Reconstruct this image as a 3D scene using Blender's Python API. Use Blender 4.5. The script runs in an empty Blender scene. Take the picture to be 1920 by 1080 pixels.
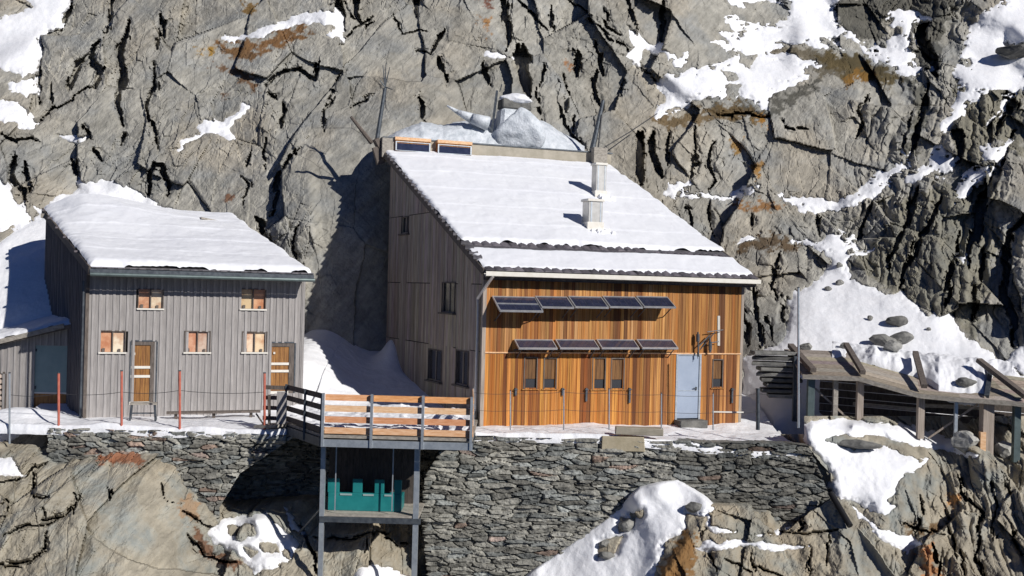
import bpy, math, random
import numpy as np
from mathutils import Vector, Matrix
R_ = math.radians
# ------------------------------------------------------------------ camera, sky, sun
F = 2100.0; CAM = Vector((16.0, -35.0, 4.32)); ROLL = R_(1.5)
RV = Vector((math.cos(ROLL), 0, math.sin(ROLL))); UV = Vector((-math.sin(ROLL), 0, math.cos(ROLL))); FV = Vector((0, 1, 0))
scn = bpy.context.scene
cam = bpy.data.objects.new('camera', bpy.data.cameras.new('camera')); scn.collection.objects.link(cam)
cam.data.sensor_width = 36; cam.data.lens = F * 36 / 1920; cam.data.clip_end = 400; cam.data.clip_start = .5
cam.matrix_world = Matrix(((RV.x, UV.x, -FV.x, CAM.x), (RV.y, UV.y, -FV.y, CAM.y), (RV.z, UV.z, -FV.z, CAM.z), (0, 0, 0, 1)))
scn.camera = cam
SUN = Vector((1.3, -1.15, 1.0)).normalized()
w = bpy.data.worlds.new('World'); scn.world = w; w.use_nodes = True
nt = w.node_tree; sky = nt.nodes.new('ShaderNodeTexSky'); sky.sky_type = 'NISHITA'; sky.sun_disc = False
sky.sun_elevation = math.asin(SUN.z); sky.sun_rotation = math.atan2(SUN.x, SUN.y); sky.altitude = 2800
bg = nt.nodes['Background']; bg.inputs[1].default_value = .05; tn_ = nt.nodes.new('ShaderNodeMix'); tn_.data_type = 'RGBA'; tn_.blend_type = 'MULTIPLY'; tn_.inputs[0].default_value = 1; tn_.inputs[7].default_value = (.28, .46, .9, 1)
nt.links.new(sky.outputs[0], tn_.inputs[6]); nt.links.new(tn_.outputs[2], bg.inputs[0])
sl = bpy.data.lights.new('sun', 'SUN'); sl.energy = 4.7; sl.angle = R_(.53); sl.color = (1, .965, .91)
so = bpy.data.objects.new('sun', sl); scn.collection.objects.link(so); so.rotation_euler = SUN.to_track_quat('Z', 'Y').to_euler()
scn.view_settings.view_transform = 'Standard'; scn.view_settings.look = 'None'; scn.view_settings.gamma = 1
scn.view_settings.exposure = -.12

rnd = random.Random(7); C = scn.collection
# ------------------------------------------------------------------ geometry helpers
def ray(px, py): return FV + RV * ((px - 960) / F) + UV * ((540 - py) / F)
def at(px, py, Y): return CAM + ray(px, py) * (Y + 35.0)
def hit(px, py, o, n):
    d = ray(px, py); t = (o - CAM).dot(n) / d.dot(n); return CAM + d * t
def atn(px, py, Y):
    a = (px - 960) / F; b = (540 - py) / F; t = Y + 35.0
    return (CAM.x + t * (a * RV.x + b * UV.x), Y, CAM.z + t * (a * RV.z + b * UV.z))

class MB:
    def __init__(s): s.v = []; s.f = []; s.c = []
    def add(s, vs, fs, col=(1, 1, 1)):
        o = len(s.v); s.v += [tuple(v) for v in vs]; s.f += [tuple(i + o for i in f) for f in fs]; s.c += [col] * len(vs); return s
    def hexa(s, p, col=(1, 1, 1)):      # p: 8 points, bottom ring 0-3, top ring 4-7
        return s.add(p, [(3, 2, 1, 0), (4, 5, 6, 7), (0, 1, 5, 4), (1, 2, 6, 5), (2, 3, 7, 6), (3, 0, 4, 7)], col)
    def box(s, fr, u0, u1, v0, v1, z0, z1, col=(1, 1, 1)):
        P = fr.p; return s.hexa([P(u0, v0, z0), P(u1, v0, z0), P(u1, v1, z0), P(u0, v1, z0), P(u0, v0, z1), P(u1, v0, z1), P(u1, v1, z1), P(u0, v1, z1)], col)
    def bar(s, a, b, wd, th=None, up=(0, 0, 1), col=(1, 1, 1)):
        a = Vector(a); b = Vector(b); th = th or wd; d = (b - a).normalized(); up = Vector(up)
        if abs(d.dot(up)) > .98: up = Vector((0, 1, 0))
        r = d.cross(up).normalized(); q = r.cross(d)
        k = [(-1, -1), (1, -1), (1, 1), (-1, 1)]
        return s.hexa([e + r * (i * wd / 2) + q * (j * th / 2) for e in (a, b) for i, j in k], col)
    def rod(s, a, b, r0, r1=None, n=8, col=(1, 1, 1)):
        a = Vector(a); b = Vector(b); r1 = r0 if r1 is None else r1; d = (b - a).normalized()
        up = Vector((0, 0, 1)) if abs(d.z) < .9 else Vector((0, 1, 0)); x = d.cross(up).normalized(); y = x.cross(d)
        vs = [e + (x * math.cos(6.2832 * i / n) + y * math.sin(6.2832 * i / n)) * r for e, r in ((a, r0), (b, r1)) for i in range(n)]
        fs = [(i, (i + 1) % n, n + (i + 1) % n, n + i) for i in range(n)] + [tuple(range(n))[::-1], tuple(range(n, 2 * n))]
        return s.add(vs, fs, col)
    def path(s, pts, r, n=6):
        for a, b in zip(pts, pts[1:]): s.rod(a, b, r, n=n)
        return s
    def build(s, name, m, parent=None, smooth=False, bevel=0):
        me = bpy.data.meshes.new(name); me.from_pydata(s.v, [], s.f); me.update()
        ca = me.color_attributes.new('col', 'FLOAT_COLOR', 'POINT')
        ca.data.foreach_set('color', np.array([c + (1,) for c in s.c], dtype=np.float32).ravel())
        me.materials.append(m); o = bpy.data.objects.new(name, me); C.objects.link(o)
        if smooth: me.polygons.foreach_set('use_smooth', [True] * len(me.polygons))
        if bevel:
            b = o.modifiers.new('bevel', 'BEVEL'); b.width = bevel; b.segments = 1; b.limit_method = 'ANGLE'
        if parent:
            o.parent = parent; o.matrix_parent_inverse = parent_world(parent).inverted()
        return o
def parent_world(o):
    m = o.matrix_basis.copy()
    if o.parent: m = parent_world(o.parent) @ o.matrix_parent_inverse @ m
    return m
class Frame:
    def __init__(s, o, ang, flip=1):
        s.o = Vector(o); s.U = Vector((math.cos(ang), math.sin(ang), 0)); s.V = Vector((-math.sin(ang), math.cos(ang), 0)) * flip
    def p(s, u, v, z): return s.o + s.U * u + s.V * v + Vector((0, 0, z))
    def uz(s, px, py, v=0.0):
        h = hit(px, py, s.o + s.V * v, s.V) - s.o; return h.dot(s.U), h.z
def tag(o, label, cat, group=None):
    o['label'] = label; o['category'] = cat
    if group: o['group'] = group
    return o
def thing(name, loc, label, cat, group=None):
    o = bpy.data.objects.new(name, None); C.objects.link(o); o.location = loc; o.empty_display_size = .3
    return tag(o, label, cat, group)
def sub(name, parent, loc):
    o = bpy.data.objects.new(name, None); C.objects.link(o); o.parent = parent
    o.matrix_parent_inverse = parent_world(parent).inverted(); o.location = loc; return o

# ------------------------------------------------------------------ numpy noise
T = np.random.RandomState(3).rand(8, 256, 256)
def vnoise(x, y, k=0):
    xi = np.floor(x).astype(int); yi = np.floor(y).astype(int); fx = x - xi; fy = y - yi
    fx = fx * fx * (3 - 2 * fx); fy = fy * fy * (3 - 2 * fy); t = T[k % 8]
    a = t[xi & 255, yi & 255]; b = t[(xi + 1) & 255, yi & 255]; c = t[xi & 255, (yi + 1) & 255]; d = t[(xi + 1) & 255, (yi + 1) & 255]
    return (a * (1 - fx) + b * fx) * (1 - fy) + (c * (1 - fx) + d * fx) * fy - .5
def fbm(x, y, o=4, k=0, g=.5):
    s = 0; a = 1
    for i in range(o): s = s + a * vnoise(x * 2 ** i + 17.3 * i, y * 2 ** i + 9.1 * i, k + i); a *= g
    return s
def vor(x, y, k=0, jit=.95):
    xi = np.floor(x).astype(int); yi = np.floor(y).astype(int)
    f1 = np.full(x.shape, 9.); f2 = np.full(x.shape, 9.); bx = np.zeros(x.shape); by = np.zeros(x.shape); ia = np.zeros(x.shape, int); ib = np.zeros(x.shape, int)
    for dx in (-1, 0, 1):
        for dy in (-1, 0, 1):
            cx = xi + dx; cy = yi + dy
            qx = cx + .5 + jit * (T[k % 8][cx & 255, cy & 255] - .5); qy = cy + .5 + jit * (T[(k + 1) % 8][cx & 255, cy & 255] - .5)
            d = np.hypot(x - qx, y - qy); n = d < f1
            f2 = np.where(n, f1, np.minimum(f2, d)); f1 = np.where(n, d, f1)
            bx = np.where(n, x - qx, bx); by = np.where(n, y - qy, by); ia = np.where(n, cx, ia); ib = np.where(n, cy, ib)
    h = lambda j: T[(k + j) % 8][(ia * 7 + 13 * j) & 255, (ib * 5 + 31 * j) & 255]
    return f1, f2, bx, by, h
def sst(a, b, x): t = np.clip((x - a) / (b - a), 0, 1); return t * t * (3 - 2 * t)
def sdf(PX, PY, poly, m=40):
    out = np.full(PX.shape, -float(m)); P = np.array(poly, float)
    k = (PX > P[:, 0].min() - m) & (PX < P[:, 0].max() + m) & (PY > P[:, 1].min() - m) & (PY < P[:, 1].max() + m)
    if not k.any(): return out
    x = PX[k]; y = PY[k]; d = np.full(x.shape, 1e9); ins = np.zeros(x.shape, bool)
    for (x0, y0), (x1, y1) in zip(P, np.roll(P, -1, 0)):
        ex, ey = x1 - x0, y1 - y0; t = np.clip(((x - x0) * ex + (y - y0) * ey) / (ex * ex + ey * ey + 1e-9), 0, 1)
        d = np.minimum(d, np.hypot(x - x0 - t * ex, y - y0 - t * ey))
        if y0 != y1: ins ^= ((y0 > y) != (y1 > y)) & (x < ex * (y - y0) / ey + x0)
    out[k] = np.where(ins, d, np.maximum(-d, -m)); return out
def crackd(PX, PY, pl, w):
    out = np.zeros(PX.shape); P = np.array(pl, float); m = w * 1.5
    k = (PX > P[:, 0].min() - m) & (PX < P[:, 0].max() + m) & (PY > P[:, 1].min() - m) & (PY < P[:, 1].max() + m)
    if not k.any(): return out
    x = PX[k]; y = PY[k]; best = np.zeros(x.shape); L = np.concatenate([[0], np.cumsum(np.hypot(*np.diff(P, axis=0).T))])
    for i in range(len(P) - 1):
        (x0, y0), (x1, y1) = P[i], P[i + 1]; ex, ey = x1 - x0, y1 - y0
        t = np.clip(((x - x0) * ex + (y - y0) * ey) / (ex * ex + ey * ey + 1e-9), 0, 1)
        s = (L[i] + t * (L[i + 1] - L[i])) / L[-1]; ww = w * .5 * np.clip(.35 + 2.6 * np.minimum(s, 1 - s), 0, 1)
        best = np.maximum(best, 1 - np.hypot(x - x0 - t * ex, y - y0 - t * ey) / ww)
    out[k] = sst(0, .6, best); return out
def rbf(ctrl, PX, PY):
    c = np.array(ctrl, float); n = len(c); A = np.zeros((n + 3, n + 3))
    A[:n, :n] = np.hypot(c[:, 0, None] - c[None, :, 0], c[:, 1, None] - c[None, :, 1]) + np.eye(n) * 8
    A[:n, n] = A[n, :n] = 1; A[:n, n + 1] = A[n + 1, :n] = c[:, 0]; A[:n, n + 2] = A[n + 2, :n] = c[:, 1]
    b = np.zeros(n + 3); b[:n] = c[:, 2]; s = np.linalg.solve(A, b)
    out = s[n] + s[n + 1] * PX + s[n + 2] * PY
    for i in range(n): out = out + s[i] * np.hypot(PX - c[i, 0], PY - c[i, 1])
    return out
def blur(a, r):
    for ax in (0, 1):
        for _ in range(2):
            p = np.pad(a, [(r + 1, r) if i == ax else (0, 0) for i in (0, 1)], mode='edge'); cs = np.cumsum(p, axis=ax)
            a = (np.take(cs, range(2 * r + 1, cs.shape[ax]), ax) - np.take(cs, range(0, cs.shape[ax] - 2 * r - 1), ax)) / (2 * r + 1)
    return a
def grid_mesh(name, X, Y, Z, m, keep=None, smooth=True, col=None, parent=None, flip=False):
    h, wd = X.shape; idx = np.arange(h * wd).reshape(h, wd)
    q = np.stack([idx[1:, :-1], idx[1:, 1:], idx[:-1, 1:], idx[:-1, :-1]], -1)
    if flip: q = q[..., ::-1]
    if keep is not None: q = q[keep[1:, :-1] & keep[1:, 1:] & keep[:-1, 1:] & keep[:-1, :-1]]
    q = q.reshape(-1, 4); used = np.unique(q); re = np.zeros(h * wd, int); re[used] = np.arange(len(used)); q = re[q]
    co = np.stack([X, Y, Z], -1).reshape(-1, 3)[used].astype(np.float32)
    me = bpy.data.meshes.new(name); me.vertices.add(len(co)); me.vertices.foreach_set('co', co.ravel())
    me.loops.add(q.size); me.loops.foreach_set('vertex_index', q.ravel().astype(np.int32))
    me.polygons.add(len(q)); me.polygons.foreach_set('loop_start', np.arange(0, q.size, 4, dtype=np.int32)); me.polygons.foreach_set('loop_total', np.full(len(q), 4, np.int32))
    me.polygons.foreach_set('use_smooth', np.full(len(q), smooth)); me.update(calc_edges=True); me.validate()
    ca = me.color_attributes.new('col', 'FLOAT_COLOR', 'POINT')
    cc = np.ones((len(co), 4), np.float32)
    if col is not None: cc[:, :3] = col.reshape(-1, 3)[used]
    ca.data.foreach_set('color', cc.ravel()); me.materials.append(m)
    o = bpy.data.objects.new(name, me); C.objects.link(o)
    if parent: o.parent = parent; o.matrix_parent_inverse = parent_world(parent).inverted()
    return o

# ------------------------------------------------------------------ materials
def mat(name, c1, c2=None, scale=3, rough=.8, bump=0, bscale=None, attr=False, stretch=(1, 1, 1), metal=0, detail=6, c3=None, s3=.5, spec=.4, lo=.35, hi=.65):
    m = bpy.data.materials.new(name); m.use_nodes = True; n = m.node_tree.nodes; l = m.node_tree.links; b = n['Principled BSDF']
    b.inputs['Roughness'].default_value = rough; b.inputs['Metallic'].default_value = metal; b.inputs['Specular IOR Level'].default_value = spec
    tc = n.new('ShaderNodeTexCoord'); mp = n.new('ShaderNodeMapping'); mp.inputs['Scale'].default_value = stretch; l.new(tc.outputs['Object'], mp.inputs[0])
    def noise(s, d=detail):
        t = n.new('ShaderNodeTexNoise'); t.inputs['Scale'].default_value = s; t.inputs['Detail'].default_value = d; t.inputs['Roughness'].default_value = .6; l.new(mp.outputs[0], t.inputs[0]); return t
    def ramp(src, lo, hi):
        r = n.new('ShaderNodeMapRange'); r.inputs[1].default_value = lo; r.inputs[2].default_value = hi; l.new(src, r.inputs[0]); return r.outputs[0]
    def mix(f, a, c, mode='MIX'):
        x = n.new('ShaderNodeMix'); x.data_type = 'RGBA'; x.blend_type = mode
        if isinstance(f, float): x.inputs[0].default_value = f
        else: l.new(f, x.inputs[0])
        for i, v in ((6, a), (7, c)):
            if isinstance(v, tuple): x.inputs[i].default_value = v + (1,)
            else: l.new(v, x.inputs[i])
        return x.outputs[2]
    out = c1
    if c2: out = mix(ramp(noise(scale).outputs[0], lo, hi), c1, c2)
    if c3: out = mix(ramp(noise(s3).outputs[0], .48, .64), out, c3)
    if attr:
        a = n.new('ShaderNodeAttribute'); a.attribute_name = 'col'; out = mix(1.0, out, a.outputs[0], 'MULTIPLY')
    if isinstance(out, tuple): b.inputs[0].default_value = out + (1,)
    else: l.new(out, b.inputs[0])
    if bump:
        bp = n.new('ShaderNodeBump'); bp.inputs['Strength'].default_value = 1; bp.inputs['Distance'].default_value = bump
        l.new(noise(bscale or scale * 4, 8).outputs[0], bp.inputs['Height']); l.new(bp.outputs[0], b.inputs['Normal'])
    return m
M = {}
M['rock'] = mat('rock', (.262, .252, .222), (.37, .355, .312), 1.1, .92, .07, 5.5, True, c3=(.26, .262, .25), s3=.5, spec=.2, detail=10)
M['rock2'] = mat('rock_low', (.27, .245, .195), (.41, .37, .29), 1.6, .92, .06, 6, True, c3=(.25, .26, .24), s3=.8, spec=.2, detail=10)
M['stone'] = mat('dry_stone', (.19, .187, .167), (.34, .33, .29), 5, .9, .02, 18, True, spec=.25)
M['boulder'] = mat('boulder', (.1, .1, .095), (.2, .195, .18), 4, .9, .03, 9, True, spec=.2)
M['snow'] = mat('snow', (.83, .84, .87), (.9, .9, .92), 2, .55, .03, 5, spec=.3)
M['ice'] = mat('icy_snow', (.5, .54, .58), (.72, .75, .79), 3, .5, .05, 7, spec=.4)
M['snow_roof'] = mat('snow_roof', (.8, .81, .85), (.85, .86, .89), .8, .6, .006, 9, spec=.25, stretch=(.5, .5, 1))
M['larch'] = mat('larch_cladding', (.24, .085, .018), (.6, .31, .09), 3.5, .65, .004, 30, True, (8, 8, .12), c3=(.4, .145, .022), s3=.8, lo=.38, hi=.62)
M['grey_wood'] = mat('grey_cladding', (.26, .243, .235), (.36, .338, .325), 4, .75, .004, 30, True, (6, 6, .5))
M['old_wood'] = mat('weathered_cladding', (.27, .225, .185), (.46, .39, .33), 3, .85, .006, 25, True, (6, 6, .4))
M['dark_wood'] = mat('dark_wood', (.09, .075, .065), (.17, .14, .12), 5, .8, .004, 20, True, (3, 3, .8))
M['plank'] = mat('plank', (.66, .36, .17), (.85, .58, .36), 4, .7, .003, 25, True, (1, 6, 6))
M['pale_plank'] = mat('pale_plank', (.25, .225, .195), (.42, .385, .33), 4, .8, .01, 20, True, (2, 4, 4))
M['roofing'] = mat('roofing', (.07, .07, .08), (.14, .13, .14), 6, .6, .005, 20, True)
M['fascia'] = mat('fascia_metal', (.3, .27, .21), (.4, .36, .29), 3, .55, metal=.1)
M['gutter'] = mat('gutter_metal', (.62, .6, .58), (.75, .73, .7), 5, .35, metal=.5)
M['green_metal'] = mat('green_gutter', (.09, .12, .12), (.14, .18, .18), 4, .4, metal=.3)
M['steel'] = mat('galvanised_steel', (.42, .46, .5), (.56, .6, .63), 8, .4, metal=.6)
M['alu'] = mat('aluminium', (.42, .43, .45), (.55, .56, .58), 6, .35, metal=.5)
M['dark_steel'] = mat('dark_steel', (.06, .07, .085), (.12, .135, .15), 8, .5, metal=.4)
M['black'] = mat('interior', (.012, .012, .014))
M['glass'] = mat('solar_glass', (.02, .025, .05), (.035, .04, .075), 6, .12, spec=.6)
M['pane'] = mat('window_pane', (.05, .05, .055), rough=.1, spec=.7)
M['beige_pane'] = mat('beige_pane', (.48, .3, .2), (.66, .55, .42), 2.6, .18, attr=True, lo=.4, hi=.6)  # blotchy warm beige coloured straight onto the grey hut's panes
M['door_wood'] = mat('door_wood', (.24, .1, .03), (.46, .22, .06), 3, .55, attr=True, stretch=(6, 6, .6))
M['door_grey'] = mat('door_metal', (.3, .36, .46), (.35, .41, .51), 2, .45, spec=.5)
M['door_teal'] = mat('door_teal', (.26, .36, .36), (.32, .42, .41), 3, .55)
M['white'] = mat('white_paint', (.72, .68, .6), (.8, .77, .7), 5, .5)
M['chimney'] = mat('chimney_metal', (.5, .48, .44), (.64, .62, .58), 4, .35, metal=.45)
M['teal'] = mat('teal_plastic', (.012, .17, .175), (.02, .22, .22), 3, .4)
M['red'] = mat('red_paint', (.46, .11, .08), (.55, .18, .12), 6, .5)
M['cable'] = mat('cable', (.05, .05, .055), rough=.6)
M['tan_stone'] = mat('tan_stone', (.36, .31, .21), (.46, .4, .29), 3, .9, .01, 12)
M['grass'] = mat('dry_grass', (.13, .08, .035), (.3, .19, .06), 5, .95, .03, 20)

# ------------------------------------------------------------------ rock face
def facets(x, z, size, an, ang, k, amp, tilt, gw, gd):
    c, s = math.cos(ang), math.sin(ang); a = (x * c - z * s) / size; b = (x * s + z * c) / (size * an)
    f1, f2, bx, by, h = vor(a, b, k)
    e = f2 - f1
    return amp * (h(1) - .5) + tilt * ((h(2) - .5) * bx + (h(3) - .35) * by * .8) - gd * (1 - sst(0, gw, e)), h(4)
def sheet(name, px0, px1, py0, py1, step, ctrl, cracks, snow, holes, moss, m, right, smoothp=(), label=None, k0=0, amp=.9, warp=7, keepf=None, crack_w=1.0, push=(), low=0, streak=.3):
    PX, PY = np.meshgrid(np.arange(px0, px1 + step, step), np.arange(py0, py1 + step, step))
    Y0 = rbf(ctrl, PX, PY)
    for p, a_, w_ in push: Y0 = Y0 + a_ * sst(-2, w_, sdf(PX, PY, p))
    X, _, Z = atn(PX, PY, Y0)
    wx = X + .55 * fbm(X * .35, Z * .35, 2, 1, .4) + .05 * fbm(X * 3, Z * 3, 2, 2); wz = Z + .55 * fbm(X * .35 + 40, Z * .35, 2, 3, .4) + .05 * fbm(X * 3 + 9, Z * 3, 2, 4)
    D = 0; tone = 0
    wr = right(PX, PY)
    for wgt, ang, sc in ((1 - wr, R_(-12), 1.0), (wr, R_(-27), .72)):
        cm = sst(-.05, .2, fbm(X * .45 + 15, Z * .45, 2, 6)); cm2 = sst(.0, .25, fbm(X * .7 + 5, Z * .7 + 9, 2, 4))
        d1, t1 = facets(wx, wz, 2.6 * sc, 1.6, ang, 0 + k0, 1.35, 2.1, .035, .14 * cm)
        d2, t2 = facets(wx + .1 * d1, wz, 1.15 * sc, 1.5, ang - .25, 2 + k0, .36, .8, .05, .08 * cm2)
        big = sst(-.1, .15, fbm(X * .22 + 11, Z * .22 + 4, 2, 7)); d2 = d2 * (.35 + .65 * big)
        d3, t3 = facets(wx, wz, .42 * sc, 1.3, ang + .4, 4 + k0, .10, .26, .08, .04)
        d4, t4 = facets(wx + .15 * d1, wz, .62 * sc, 3.6, ang + .12, 5 + k0, .16, .22, .05, .10 * cm); d3 = d3 + d4 * (1 - .6 * wgt * wr)
        md = sst(-.15, .3, fbm(X * .35 + 5, Z * .35, 3, 5))
        D = D + wgt * (d1 + d2 * (.35 + .65 * md) + d3 * (.25 + .75 * md)); tone = tone + wgt * (.5 * t1 + .35 * t2 + .15 * t3)
    sx_ = wx * .9 - wz * .42 + .25 * fbm(X * 1.3, Z * 1.3, 3, 2); rid = lambda f, g, k: 1 - sst(0, .16, np.abs(vnoise(sx_ * f, wz * g, k)))
    st = vnoise(sx_ * 3.2, wz * .5, 6) + .5 * vnoise(sx_ * 8, wz * .9, 7) - 1.1 * rid(1.6, .33, 3) * sst(-.1, .2, fbm(X * .6, Z * .6, 2, 1)) - .5 * rid(4.2, .8, 5)
    D = D + wr * .34 * st + .085 * fbm(X * 1.8, Z * 1.8, 6, 2, .66)
    D = D * amp
    if low: D = D + low * (np.abs(fbm(X * .8 + 3, Z * .7, 3, 6, .45)) * -1.6 + .3) + .12 * fbm(X * 2.6, Z * 2.6, 5, 1, .6)
    for p, kf in smoothp:
        s = sst(-6, 20, sdf(PX, PY, p)); D = D * (1 - s * (1 - kf))
    _, _, _, _, hj = vor(PX / 13, PY / 17, 6); _, _, _, _, hk = vor(PX / 34 + 5, PY / 44, 2)
    qx = PX + 6 * fbm(PX / 30, PY / 30, 5, 3, .65) + 5 * (hj(1) - .5) + 9 * (hk(1) - .5); qy = PY + 8 * fbm(PX / 30 + 7, PY / 30, 4, 4) + 8 * (hk(2) - .5)
    cr = np.zeros(PX.shape); wn = .55 + 1.5 * (vnoise(PX / 16, PY / 22, 1) + .5) * (hj(2) + .3)
    for pl, wd in cracks:
        wd = wd * crack_w * .82; c_ = crackd(qx, qy, pl, wd * 1.9); v_ = crackd(qx, qy, pl, wd * 6)
        cr = np.maximum(cr, sst(.25, .9, c_ * wn) * (.35 + .09 * wd) + .14 * v_ * (hk(3) > .3))
    D = D - cr
    S = np.full(PX.shape, -40.)
    qx = PX + warp * 1.6 * fbm(PX / 26, PY / 26, 5, 5, .62); qy = PY + warp * 1.6 * fbm(PX / 26 + 31, PY / 26, 5, 6, .62)
    for p in snow: S = np.maximum(S, sdf(qx, qy, p))
    rag = sst(1200, 1300, PX) * sst(520, 440, PY) if py0 < 0 else .22 + 0 * PX
    S = S + 2.5 * fbm(PX / 7, PY / 6, 3, 3) - rag * 13 * sst(.22, .42, fbm(PX / 17 + PY / 60, PY / 8, 4, 4, .6))
    for p in holes: S = np.minimum(S, -sdf(qx, qy, p, 30) - 0)
    sm = sst(-2, 8, S)
    Db = blur(np.clip(D, -.5, 9), 5)
    Dr = D * (1 - sm) + (Db - .25) * sm
    # colour: per-block tone, grass and rust patches (real growth)
    sk = vnoise((X * .8 - Z * .55) * 9, (X * .55 + Z * .8) * 1.6, 2) + .7 * vnoise((X * .8 - Z * .55) * 20, (X * .55 + Z * .8) * 5, 3) + .6 * fbm(X * 6, Z * 6, 4, 1, .7)
    base = ((.86 + .36 * tone) * (1 + streak * sk))[..., None] * np.ones(3)
    warm = sst(-.15, .35, fbm(X * .3 + 3, Z * .3 + 8, 4, 1))[..., None]; base = base * (1 + warm * np.array([.05, .0, -.06]))
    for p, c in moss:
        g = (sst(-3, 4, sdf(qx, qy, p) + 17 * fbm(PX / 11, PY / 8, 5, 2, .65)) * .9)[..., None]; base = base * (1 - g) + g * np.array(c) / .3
    Xr, Yr, Zr = atn(PX, PY, Y0 - Dr)
    kp = keepf(PX, PY) if keepf else np.ones(PX.shape, bool)
    o = grid_mesh(name, Xr, Yr, Zr, m, smooth=False, col=base, keep=kp); o['kind'] = 'structure'
    lump = .10 * fbm(X * .9, Z * .9, 4, 7) + .03 * fbm(X * 4, Z * 4, 3, 1)
    Sd = Db + lump + .16 * sst(-3, 14, S) - .12 - .45 * sst(1.5, -7, S)
    Xs, Ys, Zs = atn(PX, PY, Y0 - Sd)
    if snow:
        o2 = grid_mesh('snow', Xs, Ys, Zs, M['snow'], keep=(S > -7) & kp, smooth=True); o2['kind'] = 'structure'
    return o

UC = [(-400,-200,27),(0,-150,27),(500,-150,25),(960,-150,26),(1400,-150,31),(2320,-200,33),
 (-400,50,20),(0,0,20),(300,20,19.5),(640,20,20),(960,0,21.5),(1250,20,23),(1450,20,26.5),(1700,20,27),(1900,20,26),(2320,50,26),
 (0,200,15),(300,180,15.5),(640,180,16),(960,180,18),(1200,180,19.5),(1400,200,20),(1600,200,20),(1900,200,19),
 (-400,300,13),(0,330,11.5),(160,335,12.5),(280,330,12.5),(450,330,12),(600,320,11),(720,280,12),(960,300,16),(1200,300,17),(1400,330,17),(1600,330,17),(1900,350,13),(2320,350,12),
 (60,440,8.4),(250,420,11.5),(450,430,10),(600,450,9.1),(690,450,9.3),(900,450,14),(1250,450,15),(1400,470,14),(1580,470,13.5),(1750,470,11.5),(1900,500,9.5),(2320,500,9),
 (-400,600,5),(0,560,5.2),(60,540,5.6),(110,520,6.1),(130,610,4.3),(0,640,3.8),(300,600,8.5),(600,600,8.3),(700,600,9.2),(740,680,8.8),(900,650,12),(1300,620,12),(1420,600,10),(1500,600,9),(1650,600,8.5),(1800,640,7.2),(1900,640,6.6),(2320,650,6),
 (0,800,3),(300,800,8),(600,760,7.2),(900,800,11),(1300,800,9),(1400,740,6.2),(1460,700,6),(1450,800,3.6),(1560,680,6.2),(1700,700,5.6),(1850,720,4.9),(1950,740,4.5),(1600,800,4.6),(1900,830,4.2),(2320,820,4)]
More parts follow.
